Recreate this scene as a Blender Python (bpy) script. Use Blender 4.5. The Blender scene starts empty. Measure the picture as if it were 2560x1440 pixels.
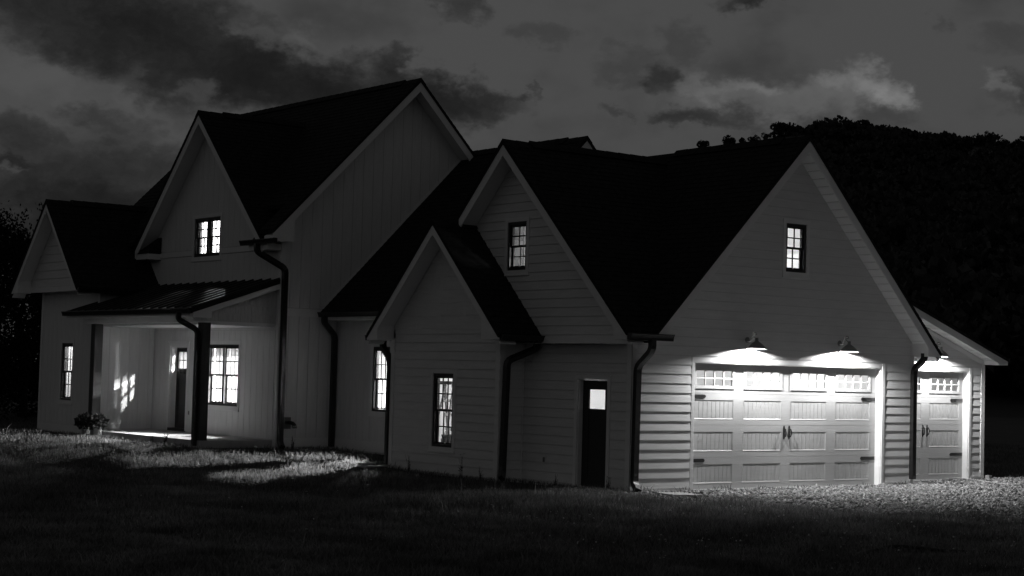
import bpy, bmesh, math, random
import numpy as np
from mathutils import Vector, Matrix, noise

random.seed(7); np.random.seed(7)
sc = bpy.context.scene
col = sc.collection
rad = math.radians

# ------------------------------------------------------------------ camera
YAW, PITCH, ROLL = rad(52.034), rad(2.864), rad(1.5202)
CAM = Vector((-21.392, -23.762, 2.114))
fw = Vector((math.cos(PITCH)*math.cos(YAW), math.cos(PITCH)*math.sin(YAW), math.sin(PITCH)))
rt = Vector((math.sin(YAW), -math.cos(YAW), 0)); up = rt.cross(fw)
rt2 = rt*math.cos(ROLL) + up*math.sin(ROLL); up2 = -rt*math.sin(ROLL) + up*math.cos(ROLL)
cd = bpy.data.cameras.new('camera'); cam = bpy.data.objects.new('camera', cd); col.objects.link(cam)
mw = Matrix((rt2, up2, -fw)).transposed().to_4x4(); mw.translation = CAM
cam.matrix_world = mw
cd.sensor_width = 36; cd.lens = 60.644; cd.clip_end = 9000; cd.clip_start = .1
sc.camera = cam

# ------------------------------------------------------------------ light levels
WALL_LAMP = 17000.0     # bulb of each barn lamp over a garage door
ROOM = 1500.0          # ceiling lights inside the rooms
SKY = 1.0
sc.view_settings.view_transform = 'Standard'; sc.view_settings.look = 'None'
sc.view_settings.exposure = 0; sc.view_settings.gamma = 1; sc.view_settings.use_curve_mapping = False
sc.render.engine = 'CYCLES'
sc.cycles.max_bounces = 8; sc.cycles.diffuse_bounces = 5; sc.cycles.glossy_bounces = 3
sc.cycles.transparent_max_bounces = 12; sc.cycles.sample_clamp_indirect = 6
sc.cycles.use_denoising = True; sc.cycles.caustics_reflective = False; sc.cycles.caustics_refractive = False

# ------------------------------------------------------------------ sky: night-blue hour in black and white, cloud banks placed by bearing and height
w = bpy.data.worlds.new('World'); sc.world = w; w.use_nodes = True
nt = w.node_tree; nt.nodes.clear(); L = nt.links.new
def N(t, **k):
    n = nt.nodes.new(t)
    for a, b in k.items():
        if a.startswith('i_'): n.inputs[int(a[2:])].default_value = b
        else: setattr(n, a, b)
    return n
def M_(op, a, b=None, c=None, clamp=False):
    n = N('ShaderNodeMath', operation=op, use_clamp=clamp)
    for i, v in enumerate((a, b, c)):
        if v is None: continue
        if isinstance(v, (int, float)): n.inputs[i].default_value = v
        else: L(v, n.inputs[i])
    return n.outputs[0]
tc = N('ShaderNodeTexCoord'); sx = N('ShaderNodeSeparateXYZ'); L(tc.outputs['Generated'], sx.inputs[0])
az = M_('ARCTAN2', sx.outputs[1], sx.outputs[0])
A = M_('SUBTRACT', 52.034, M_('MULTIPLY', az, 57.29578))           # degrees right of bearing 52
E_ = M_('MULTIPLY', M_('ARCSINE', sx.outputs[2]), 57.29578)         # degrees above the horizon
cv = N('ShaderNodeCombineXYZ'); L(A, cv.inputs[0]); L(E_, cv.inputs[1])
def NZ(vec, scale, detail, rough, w_=0.0):
    n = N('ShaderNodeTexNoise', noise_dimensions='4D'); L(vec, n.inputs['Vector'])
    n.inputs['W'].default_value = w_; n.inputs['Scale'].default_value = scale
    n.inputs['Detail'].default_value = detail; n.inputs['Roughness'].default_value = rough
    return n
st = N('ShaderNodeVectorMath', operation='MULTIPLY'); L(cv.outputs[0], st.inputs[0]); st.inputs[1].default_value = (1, 1.55, 1)
wn = NZ(st.outputs[0], .42, 6, .58, 3.1)
ws = N('ShaderNodeVectorMath', operation='SUBTRACT'); L(wn.outputs['Color'], ws.inputs[0]); ws.inputs[1].default_value = (.5, .5, .5)
wm = N('ShaderNodeVectorMath', operation='MULTIPLY'); L(ws.outputs[0], wm.inputs[0]); wm.inputs[1].default_value = (4.6, 2.6, 0)
w2 = NZ(st.outputs[0], 1.7, 6, .6, 7.7); w2s = N('ShaderNodeVectorMath', operation='SUBTRACT'); L(w2.outputs['Color'], w2s.inputs[0]); w2s.inputs[1].default_value = (.5, .5, .5)
w2m = N('ShaderNodeVectorMath', operation='MULTIPLY'); L(w2s.outputs[0], w2m.inputs[0]); w2m.inputs[1].default_value = (1.5, 1.0, 0)
wb = N('ShaderNodeVectorMath', operation='ADD'); L(wm.outputs[0], wb.inputs[0]); L(w2m.outputs[0], wb.inputs[1])
wa = N('ShaderNodeVectorMath', operation='ADD'); L(cv.outputs[0], wa.inputs[0]); L(wb.outputs[0], wa.inputs[1])
def deg(px, py): return ((px-1280)/75.3, (901.8+.0268*px-py)/75.3)
def blobs(lst):
    tot = None
    for (px, py, rx, ry, rot, amp) in lst:
        a0, e0 = deg(px, py)
        m = N('ShaderNodeMapping', vector_type='TEXTURE'); L(wa.outputs[0], m.inputs[0])
        m.inputs[1].default_value = (a0, e0, 0); m.inputs[2].default_value = (0, 0, rad(-rot)); m.inputs[3].default_value = (rx/75.3, ry/75.3, 1)
        ln = N('ShaderNodeVectorMath', operation='LENGTH'); L(m.outputs[0], ln.inputs[0])
        mr = N('ShaderNodeMapRange', interpolation_type='SMOOTHSTEP'); L(ln.outputs['Value'], mr.inputs[0])
        for i, v in ((1, .25), (2, 1.25), (3, amp), (4, 0)): mr.inputs[i].default_value = v
        tot = mr.outputs[0] if tot is None else M_('ADD', tot, mr.outputs[0])
    return tot
dark = blobs([  # centre x, y, half width, half height, turn, depth
    (190, 60, 330, 120, 10, 1.0), (520, 120, 380, 130, 20, .9), (330, 200, 200, 60, 18, .6), (700, 225, 300, 95, 8, 1.0), (960, 230, 240, 70, 10, .75),
    (1150, 245, 190, 45, 12, .8), (1000, 165, 60, 35, 30, .5), (1120, 25, 60, 40, 0, .45), (430, 270, 80, 70, 0, .35),
    (60, 345, 120, 40, 5, .5), (260, 330, 110, 40, 8, .45), (160, 410, 420, 60, 0, .42), (330, 480, 420, 90, 0, .5), (60, 540, 320, 100, 0, .75), (300, 560, 320, 90, 0, .5), (40, 415, 80, 20, 0, .4),
    (1890, 0, 150, 36, -4, 1.0), (1640, 190, 62, 38, 15, .6), (1680, 115, 60, 50, 0, .2), (1570, 165, 100, 38, 0, .18), (1730, 250, 90, 55, 0, .35), (1750, 305, 110, 32, 5, .6), (1880, 305, 90, 28, 0, .35),
    (1540, 275, 60, 18, 8, .3), (1360, 255, 34, 16, 45, .28), (1310, 265, 50, 12, 15, .35), (1310, 115, 80, 34, 5, .2), (2320, 85, 30, 28, 0, .16), (2500, 275, 100, 46, 0, .32), (2480, 150, 100, 40, 0, .15), (2160, 320, 120, 40, 0, .25)])
lite = blobs([
    (1760, 212, 75, 34, 18, .45), (1870, 228, 62, 28, 0, .45), (2060, 213, 75, 32, 10, .6), (2185, 235, 80, 50, 25, .95), (2230, 270, 50, 30, 20, .55), (2440, 258, 50, 26, 25, .5), (1960, 255, 270, 62, 0, .62), (1740, 260, 140, 50, 20, .2),
    (110, 220, 130, 60, 25, .12), (330, 250, 130, 50, 20, .12), (25, 430, 60, 14, 0, .25), (480, 235, 70, 30, 0, .3), (620, 90, 70, 40, 30, .35), (740, 110, 90, 40, 10, .3)])
f1 = NZ(st.outputs[0], .55, 8, .6, 1.0); f2 = NZ(st.outputs[0], .16, 5, .55, 8.0)
tex = M_('MULTIPLY_ADD', f1.outputs[0], 1.5, .22)
fine = NZ(wa.outputs[0], 1.5, 8, .62, 5.0)
tex = M_('ADD', tex, M_('MULTIPLY', M_('SUBTRACT', fine.outputs[0], .5), 1.1))
D = M_('SUBTRACT', 1.0, M_('EXPONENT', M_('MULTIPLY', M_('MAXIMUM', M_('MULTIPLY', dark, tex), 0), -1.75)))
B = M_('MULTIPLY', lite, M_('MULTIPLY_ADD', f1.outputs[0], 1.3, .3))
# loose cloud everywhere else (over and behind the camera too)
els = N('ShaderNodeMapRange', interpolation_type='SMOOTHSTEP'); L(f2.outputs[0], els.inputs[0])
for i, v in ((1, .48), (2, .72), (3, 0), (4, .45)): els.inputs[i].default_value = v
D = M_('MAXIMUM', D, els.outputs[0])
ni = N('ShaderNodeTexSky', sky_type='NISHITA', sun_disc=False, sun_elevation=rad(4), sun_rotation=rad(215), altitude=300, air_density=1.0, dust_density=1.0)
bw = N('ShaderNodeRGBToBW'); L(ni.outputs[0], bw.inputs[0])
nis = M_('MULTIPLY', M_('MINIMUM', bw.outputs[0], .6), .014)
clear = M_('ADD', nis, .059)
hz = N('ShaderNodeMapRange', interpolation_type='SMOOTHSTEP'); L(E_, hz.inputs[0])
for i, v in ((1, -1), (2, 8), (3, .80), (4, 1.0)): hz.inputs[i].default_value = v
zn = N('ShaderNodeMapRange', interpolation_type='SMOOTHSTEP'); L(E_, zn.inputs[0])
for i, v in ((1, 13), (2, 60), (3, 1.0), (4, .36)): zn.inputs[i].default_value = v
clear = M_('MULTIPLY', M_('MULTIPLY', clear, hz.outputs[0]), zn.outputs[0])
lum = M_('ADD', M_('MULTIPLY', clear, M_('MULTIPLY_ADD', D, -.86, 1.0)), M_('MULTIPLY', B, .085))
bg = N('ShaderNodeBackground'); L(lum, bg.inputs[0]); bg.inputs[1].default_value = SKY
out = N('ShaderNodeOutputWorld'); L(bg.outputs[0], out.inputs[0])

# ------------------------------------------------------------------ materials (the photograph is black and white: every colour is a grey)
MATS = {}
def mat(name, c, rough=.6, var=0.0, vscale=3.0, bump=0.0, bscale=40.0, stretch=(1, 1, 1), spec=.5, metal=0.0, rand=0.0, emit=0.0):
    m = bpy.data.materials.new(name); m.use_nodes = True; t = m.node_tree; n = t.nodes; b = n['Principled BSDF']
    b.inputs['Base Color'].default_value = (c, c, c, 1); b.inputs['Roughness'].default_value = rough
    b.inputs['Specular IOR Level'].default_value = spec; b.inputs['Metallic'].default_value = metal
    if emit: b.inputs['Emission Color'].default_value = (1, 1, 1, 1); b.inputs['Emission Strength'].default_value = emit
    if var or bump or rand:
        tc = n.new('ShaderNodeTexCoord'); mp = n.new('ShaderNodeMapping'); mp.inputs[3].default_value = stretch; t.links.new(tc.outputs['Object'], mp.inputs[0])
    if var or rand:
        nz = n.new('ShaderNodeTexNoise'); nz.inputs['Scale'].default_value = vscale; nz.inputs['Detail'].default_value = 6; t.links.new(mp.outputs[0], nz.inputs[0])
        mr = n.new('ShaderNodeMapRange'); t.links.new(nz.outputs[0], mr.inputs[0])
        for i, v in ((1, .25), (2, .75), (3, c*(1-var)), (4, c*(1+var))): mr.inputs[i].default_value = v
        o = mr.outputs[0]
        if rand:
            g = n.new('ShaderNodeNewGeometry'); r2 = n.new('ShaderNodeMapRange'); t.links.new(g.outputs['Random Per Island'], r2.inputs[0])
            r2.inputs[3].default_value = 1-rand; r2.inputs[4].default_value = 1+rand
            mu = n.new('ShaderNodeMath'); mu.operation = 'MULTIPLY'; t.links.new(o, mu.inputs[0]); t.links.new(r2.outputs[0], mu.inputs[1]); o = mu.outputs[0]
        cc = n.new('ShaderNodeCombineColor')
        for i in range(3): t.links.new(o, cc.inputs[i])
        t.links.new(cc.outputs[0], b.inputs['Base Color'])
    if bump:
        n2 = n.new('ShaderNodeTexNoise'); n2.inputs['Scale'].default_value = bscale; n2.inputs['Detail'].default_value = 4; t.links.new(mp.outputs[0], n2.inputs[0])
        bp = n.new('ShaderNodeBump'); bp.inputs['Strength'].default_value = bump; bp.inputs['Distance'].default_value = .01
        t.links.new(n2.outputs[0], bp.inputs['Height']); t.links.new(bp.outputs[0], b.inputs['Normal'])
    MATS[name] = m; return m
mat('siding', .72, .55, var=.07, vscale=2.2, bump=.25, bscale=30, stretch=(1, 1, 9))
mat('panel_siding', .74, .6, var=.06, vscale=2.0, bump=.25, bscale=30, stretch=(9, 9, 1))
mat('shake', .58, .7, var=.16, vscale=9, bump=.5, bscale=60, stretch=(6, 6, .6))
mat('trim', .80, .5, var=.04, vscale=3)
mat('soffit', .86, .5)
mat('sheathing', .6, .7)
mat('door_white', .44, .32, var=.05, vscale=3, bump=.35, bscale=14, stretch=(1, 1, 14), spec=.5)
mat('lining', .13, .8)
mat('garage_lining', .80, .8)
mat('floor_wood', .06, .5)
mat('shingle', .02, .95, var=.5, vscale=9, bump=.6, bscale=45, spec=.15)
mat('black_metal', .012, .33, spec=.5)
mat('lamp_metal', .24, .4, spec=.6)
mat('enamel', .85, .4)
mat('roof_metal', .035, .42, var=.15, vscale=2, spec=.8, metal=.5)
mat('frame_black', .012, .45)
mat('dark_door', .014, .5, var=.1, vscale=4, bump=.2, bscale=20, stretch=(6, 6, 1))
mat('dark_wood', .035, .7, var=.25, vscale=5, bump=.4, bscale=25, stretch=(6, 6, .5))
mat('concrete', .38, .85, var=.14, vscale=5, bump=.4, bscale=60)
mat('foundation', .05, .95, var=.3, vscale=4, bump=.5, bscale=30)
mat('iron', .012, .4)
mat('fixture_grey', .16, .45)
mat('steel', .5, .25, metal=1.0)
mat('plastic_white', .7, .4)
mat('rubber', .012, .5)
mat('cord', .35, .5)
mat('wood_pale', .32, .8, var=.2, vscale=6)
mat('leaf', .03, .5, var=.3, vscale=6, rand=.45)
mat('tree_leaf', .014, .9, var=.3, vscale=3, rand=.4, spec=.1)
mat('forest', .03, .95, var=.4, vscale=.12, rand=.3)
mat('bark', .03, .95)
mat('hill_leaf', .06, .9, var=.3, vscale=3, rand=.5, spec=.1)
mat('pot', .5, .45)
mat('pot_mark', .03, .5)
mat('grass', .145, .45, var=.6, vscale=.9, rand=.6, spec=.5)
mat('gravel', .22, .85, var=.35, vscale=2, rand=.8)
mat('ladder_rail', .22, .5)
mat('ladder_step', .8, .35)
mat('curtain', .75, .9)
mat('bulb', .0, .5, emit=WALL_LAMP)
mat('stud', .55, .8)
mat('bucket', .12, .5)
mat('box_tan', .4, .8)
for nm in ('grass', 'leaf'):
    t = MATS[nm].node_tree; b = t.nodes['Principled BSDF']; tl = t.nodes.new('ShaderNodeBsdfTranslucent'); mxs = t.nodes.new('ShaderNodeMixShader'); mxs.inputs[0].default_value = .6
    t.links.new(b.inputs['Base Color'].links[0].from_socket, tl.inputs[0]); t.links.new(b.outputs[0], mxs.inputs[1]); t.links.new(tl.outputs[0], mxs.inputs[2]); t.links.new(mxs.outputs[0], t.nodes['Material Output'].inputs[0])
# glass: mostly clear with a mirror share that grows at grazing angles
g = bpy.data.materials.new('glass'); g.use_nodes = True; t = g.node_tree; t.nodes.clear()
tr = t.nodes.new('ShaderNodeBsdfTransparent'); tr.inputs[0].default_value = (.97, .97, .97, 1)
gl = t.nodes.new('ShaderNodeBsdfGlossy'); gl.inputs['Roughness'].default_value = .02
lw = t.nodes.new('ShaderNodeLayerWeight'); pw5 = t.nodes.new('ShaderNodeMath'); pw5.operation = 'POWER'; pw5.inputs[1].default_value = 5; t.links.new(lw.outputs['Facing'], pw5.inputs[0])
fr = t.nodes.new('ShaderNodeMath'); fr.operation = 'MULTIPLY_ADD'; fr.inputs[1].default_value = .96; fr.inputs[2].default_value = .04; t.links.new(pw5.outputs[0], fr.inputs[0])
mx = t.nodes.new('ShaderNodeMixShader'); o_ = t.nodes.new('ShaderNodeOutputMaterial')
t.links.new(fr.outputs[0], mx.inputs[0]); t.links.new(tr.outputs[0], mx.inputs[1]); t.links.new(gl.outputs[0], mx.inputs[2]); t.links.new(mx.outputs[0], o_.inputs[0])
MATS['glass'] = g
# ground: dark soil and thatch under the blades, crushed stone in front of the garage doors
gm = bpy.data.materials.new('soil'); gm.use_nodes = True; t = gm.node_tree; b = t.nodes['Principled BSDF']; b.inputs['Roughness'].default_value = .95
tc = t.nodes.new('ShaderNodeTexCoord'); n1 = t.nodes.new('ShaderNodeTexNoise'); n1.inputs['Scale'].default_value = .7; n1.inputs['Detail'].default_value = 8
n2 = t.nodes.new('ShaderNodeTexNoise'); n2.inputs['Scale'].default_value = 14; n2.inputs['Detail'].default_value = 6
for q in (n1, n2): t.links.new(tc.outputs['Object'], q.inputs[0])
mu = t.nodes.new('ShaderNodeMath'); mu.operation = 'MULTIPLY'; t.links.new(n1.outputs[0], mu.inputs[0]); t.links.new(n2.outputs[0], mu.inputs[1])
mr = t.nodes.new('ShaderNodeMapRange'); t.links.new(mu.outputs[0], mr.inputs[0])
for i, v in ((1, .1), (2, .45), (3, .015), (4, .06)): mr.inputs[i].default_value = v
cc = t.nodes.new('ShaderNodeCombineColor')
for i in range(3): t.links.new(mr.outputs[0], cc.inputs[i])
t.links.new(cc.outputs[0], b.inputs['Base Color'])
bp = t.nodes.new('ShaderNodeBump'); bp.inputs['Distance'].default_value = .03; bp.inputs['Strength'].default_value = .6; t.links.new(n2.outputs[0], bp.inputs['Height']); t.links.new(bp.outputs[0], b.inputs['Normal'])
MATS['soil'] = gm
mat('stone_dust', .12, .95, var=.45, vscale=4, bump=.8, bscale=50)

# ------------------------------------------------------------------ mesh helpers
class MB:
    def __init__(s): s.v = []; s.f = []
    def add(s, vs, fs):
        k = len(s.v); s.v += [tuple(p) for p in vs]; s.f += [tuple(i+k for i in f) for f in fs]; return s
    def box(s, x0, y0, z0, x1, y1, z1):
        x0, x1 = min(x0, x1), max(x0, x1); y0, y1 = min(y0, y1), max(y0, y1); z0, z1 = min(z0, z1), max(z0, z1)
        return s.add([(x0,y0,z0),(x1,y0,z0),(x1,y1,z0),(x0,y1,z0),(x0,y0,z1),(x1,y0,z1),(x1,y1,z1),(x0,y1,z1)],
                     [(0,3,2,1),(4,5,6,7),(0,1,5,4),(1,2,6,5),(2,3,7,6),(3,0,4,7)])
    def prism(s, poly, vec):
        n = len(poly); v = Vector(vec)
        P = [Vector(p) for p in poly]
        nrm = Vector((0, 0, 0))
        for i in range(n): nrm += (P[i]-P[0]).cross(P[(i+1) % n]-P[0])
        if nrm.dot(v) > 0: P = P[::-1]
        s.add(P+[p+v for p in P], [tuple(range(n)), tuple(range(2*n-1, n-1, -1))]+[(i, n+i, n+(i+1) % n, (i+1) % n)[::-1] for i in range(n)])
        return s
    def quad(s, *p): return s.add(p, [tuple(range(len(p)))])
    def tube(s, path, r, n=8, r2=None, rot=0.0, cap=True):
        P = [Vector(p) for p in path]; rings = []; ref = None
        for i, p in enumerate(P):
            d = (P[min(i+1, len(P)-1)]-P[max(i-1, 0)]).normalized()
            if ref is None:
                ref = Vector((0, 0, 1)) if abs(d.z) < .9 else Vector((1, 0, 0))
            a = (ref-d*ref.dot(d)).normalized(); ref = a; c = d.cross(a)
            rr = r[i] if isinstance(r, (list, tuple)) else r
            rb = rr if r2 is None else r2
            rings.append([p+a*rr*math.cos(rot+2*math.pi*k/n)+c*rb*math.sin(rot+2*math.pi*k/n) for k in range(n)])
        k0 = len(s.v)
        vs = [q for R in rings for q in R]; fs = []
        for i in range(len(P)-1):
            for k in range(n): fs.append((i*n+k, i*n+(k+1) % n, (i+1)*n+(k+1) % n, (i+1)*n+k))
        if cap: fs += [tuple(range(n))[::-1], tuple((len(P)-1)*n+k for k in range(n))]
        return s.add(vs, fs)
    def lathe(s, prof, o, n=24):
        o = Vector(o); vs = []; fs = []
        for (r, z) in prof: vs += [o+Vector((r*math.cos(2*math.pi*k/n), r*math.sin(2*math.pi*k/n), z)) for k in range(n)]
        for i in range(len(prof)-1):
            for k in range(n): fs.append((i*n+k, i*n+(k+1) % n, (i+1)*n+(k+1) % n, (i+1)*n+k))
        return s.add(vs, fs)
def setp(o, **k):
    for a, b in k.items():
        if b is not None: o[a] = b
    return o
def obj(name, mb, m, parent=None, smooth=False, **k):
    me = bpy.data.meshes.new(name); me.from_pydata(mb.v, [], mb.f); me.materials.append(MATS[m])
    if smooth: me.polygons.foreach_set('use_smooth', [True]*len(me.polygons))
    o = bpy.data.objects.new(name, me); col.objects.link(o)
    if parent is not None:
        o.parent = parent; o.matrix_parent_inverse = Matrix.Translation(-base_of(parent))
    return setp(o, **k)
BASE = {}
def base_of(o):
    return BASE.get(o.name, Vector((0, 0, 0)))
def thing(name, loc, label, category, group=None):
    o = bpy.data.objects.new(name, None); o.empty_display_size = .2; col.objects.link(o); o.location = loc
    BASE[o.name] = Vector(loc)
    return setp(o, label=label, category=category, group=group)
def solid(name, mb, m, label, category, group=None, smooth=False):
    return obj(name, mb, m, None, smooth, label=label, category=category, group=group)
def can(loc, power, r=.035):
    """recessed ceiling can: lights everything below the ceiling line"""
    d = bpy.data.lights.new('ceiling_light', 'SPOT'); d.energy = power; d.shadow_soft_size = r; d.spot_size = rad(155); d.spot_blend = .15
    o = bpy.data.objects.new('ceiling_light', d); col.objects.link(o); o.location = loc
def point(name, loc, power, r=.06, parent=None):
    d = bpy.data.lights.new(name, 'POINT'); d.energy = power; d.shadow_soft_size = r
    o = bpy.data.objects.new(name, d); col.objects.link(o); o.location = loc
    if parent is not None: o.parent = parent; o.matrix_parent_inverse = Matrix.Translation(-base_of(parent))
    return o

# ------------------------------------------------------------------ ground
def sst(a, b, x):
    t = np.clip((x-a)/(b-a), 0, 1); return t*t*(3-2*t)
def gz(x, y):
    x = np.asarray(x, float); y = np.asarray(y, float)
    z = .26*sst(4.5, 11.5, y+.25*x*(x < 0))
    lawn = np.maximum(sst(-1.2, -3.0, x), sst(-4.5, -7.0, y-.5*x*(x > 0)*0))*sst(70, 40, np.hypot(x, y))
    z = z + lawn*(.035*np.sin(.9*x+.5*y)*np.sin(.55*y-.3*x+1)+.03*np.sin(1.7*x-1.1*y+2)*np.sin(1.3*y+.6*x)+.018*np.sin(3.1*x+2.3*y)*np.sin(2.7*y-2.2*x))
    z = z + .10*sst(-4.5, -7.5, y)*sst(6, -2, x)
    return z
ax = np.concatenate([-np.geomspace(4000, 45, 26), np.linspace(-40, 40, 321), np.geomspace(45, 4000, 26)])
gx, gy = np.meshgrid(ax, ax, indexing='ij')
Zg = gz(gx, gy)-.012; n_ = len(ax)
vs = np.stack([gx.ravel(), gy.ravel(), Zg.ravel()], 1)
i_, j_ = np.meshgrid(np.arange(n_-1), np.arange(n_-1), indexing='ij'); q = (i_*n_+j_).ravel()
def npmesh(name, vs, faces, m, **k):
    me = bpy.data.meshes.new(name); nf, w_ = faces.shape
    me.vertices.add(len(vs)); me.vertices.foreach_set('co', np.ascontiguousarray(vs, np.float32).ravel())
    me.loops.add(nf*w_); me.loops.foreach_set('vertex_index', faces.astype(np.int32).ravel())
    me.polygons.add(nf); me.polygons.foreach_set('loop_start', np.arange(0, nf*w_, w_, dtype=np.int32)); me.polygons.foreach_set('loop_total', np.full(nf, w_, np.int32))
    me.update(calc_edges=True); me.materials.append(MATS[m])
    o = bpy.data.objects.new(name, me); col.objects.link(o); return setp(o, **k)
ground = npmesh('ground', vs, np.stack([q, q+n_, q+n_+1, q+1], 1), 'soil', kind='structure')
# gravel pad: a sheet just above the ground, edge uneven
GRAV = [(-.35, -.02), (-1.2, -1.3), (-1.25, -2.3), (-.6, -2.7), (.2, -3.3), (.1, -4.3), (.1, -5.3), (.7, -6.3), (1.4, -7.4), (3, -8.6), (7, -10.2), (13, -11), (22, -10), (24, -2), (20, 1.0), (8.3, .9), (8.3, -.02)]
def inpoly(x, y, P):
    x = np.asarray(x); y = np.asarray(y); r = np.zeros(x.shape, bool); n = len(P)
    for i in range(n):
        x0, y0 = P[i]; x1, y1 = P[(i+1) % n]
        if y0 == y1: continue
        c = ((y0 > y) != (y1 > y)) & (x < (x1-x0)*(y-y0)/(y1-y0)+x0); r ^= c
    return r
gxx = np.arange(-1.6, 24, .2); gyy = np.arange(-11.2, 1.2, .2); nx, ny = len(gxx), len(gyy)
PX, PY = np.meshgrid(gxx, gyy, indexing='ij')
jx = PX+.08*np.sin(PY*7+PX*3); jy = PY+.08*np.sin(PX*6+1)
ins = inpoly(jx, jy, GRAV); PZ = gz(PX, PY)+.006
i_, j_ = np.meshgrid(np.arange(nx-1), np.arange(ny-1), indexing='ij'); k = ins[:-1, :-1] & ins[1:, :-1] & ins[:-1, 1:] & ins[1:, 1:]
q = (i_*ny+j_)[k]
npmesh('gravel_bed', np.stack([PX.ravel(), PY.ravel(), PZ.ravel()], 1), np.stack([q, q+ny, q+ny+1, q+1], 1), 'stone_dust', kind='structure')

# ------------------------------------------------------------------ far hill
RIDGE = [(64, .05), (58, .06), (54, .075), (51.86, .09), (49.2, .108), (47.9, .120), (46.7, .1285), (46.04, .1325), (45.25, .1350), (44.2, .1378), (43.42, .1405), (42.64, .1425), (41.86, .1440), (40.83, .1438), (39.67, .1420), (38.53, .1390), (37.52, .1362), (36.52, .1345), (35.53, .1318), (33.1, .1246), (30.3, .1128), (25.8, .09), (18, .07), (8, .06)]
RZ = np.array(RIDGE[::-1]); RD = 640.0
def ridge_h(a): return np.interp(a, RZ[:, 0], RZ[:, 1])
azs = np.linspace(8, 64, 200); fr_ = np.linspace(0, 1, 26)
hv = []
def hill_pt(a, f):
    d = 95+(RD-95)*f; h = -1+(ridge_h(a)*RD+2.1+1)*(f**1.25)*(1+.03*np.sin(a*1.7+f*9)*(1-f))
    return CAM.x+d*np.cos(np.radians(a)), CAM.y+d*np.sin(np.radians(a)), h
AA, FF = np.meshgrid(azs, np.concatenate([fr_, [1.25, 1.7]]), indexing='ij')
hx, hy, hh = hill_pt(AA, np.minimum(FF, 1))
ex = np.maximum(FF-1, 0)*RD; hx = hx+ex*np.cos(np.radians(AA)); hy = hy+ex*np.sin(np.radians(AA)); hh = hh*(1-np.clip(FF-1, 0, .7)*1.35)
na, nf = AA.shape; i_, j_ = np.meshgrid(np.arange(na-1), np.arange(nf-1), indexing='ij'); q = (i_*nf+j_).ravel()
npmesh('hill', np.stack([hx.ravel(), hy.ravel(), hh.ravel()], 1), np.stack([q, q+nf, q+nf+1, q+1], 1), 'forest', kind='structure')

# ------------------------------------------------------------------ the house
house = thing('house', (3.0, 8.0, 0.0), 'white gabled farmhouse with dark shingle roofs, lit windows, porch and attached garage', 'house')
class Fr:
    """a wall plane: 'A' faces -X (u runs along y), 'B' faces -Y (u runs along x)"""
    def __init__(s, kind, c): s.k = kind; s.c = c
    def P(s, u, d, z): return (s.c-d, u, z) if s.k == 'A' else (u, s.c-d, z)
    def vec(s, d): return (-d, 0, 0) if s.k == 'A' else (0, -d, 0)
    def prism(s, mb, poly, d0, d1):     # poly of (u,z), from depth d0 to d1
        mb.prism([s.P(u, d0, z) for u, z in poly], s.vec(d1-d0)); return mb
    def box(s, mb, u0, u1, z0, z1, d0, d1): return mb.box(*s.P(u0, d0, z0), *s.P(u1, d1, z1))
def ztop(prof, u):
    for (a, b), (c, d) in zip(prof, prof[1:]):
        if a-1e-9 <= u <= c+1e-9: return b+(d-b)*(u-a)/(c-a) if c > a else max(b, d)
    return prof[-1][1]
def urange(prof, z):
    us = []
    for (a, b), (c, d) in zip(prof, prof[1:]):
        if (b-z)*(d-z) < 0: us.append(a+(c-a)*(z-b)/(d-b))
    if prof[0][1] >= z: us.append(prof[0][0])
    if prof[-1][1] >= z: us.append(prof[-1][0])
    return (min(us), max(us)) if len(us) >= 2 else None
def wall(fr, prof, zb, holes=(), d0=0.0, d1=-.14, m='sheathing'):
    mb = MB(); cuts = sorted(set([u for u, _ in prof]+[h[0] for h in holes]+[h[1] for h in holes]))
    for a, b in zip(cuts, cuts[1:]):
        if b-a < 1e-6: continue
        mid = (a+b)/2; hs = sorted([h for h in holes if h[0] < mid < h[1]], key=lambda h: h[2]); z = zb
        for h in hs:
            if h[2] > z+1e-6: fr.prism(mb, [(a, z), (b, z), (b, h[2]), (a, h[2])], d0, d1)
            z = h[3]
        fr.prism(mb, [(a, z), (b, z), (b, ztop(prof, b)), (a, ztop(prof, a))], d0, d1)
    return obj('wall', mb, m, house)
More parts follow.
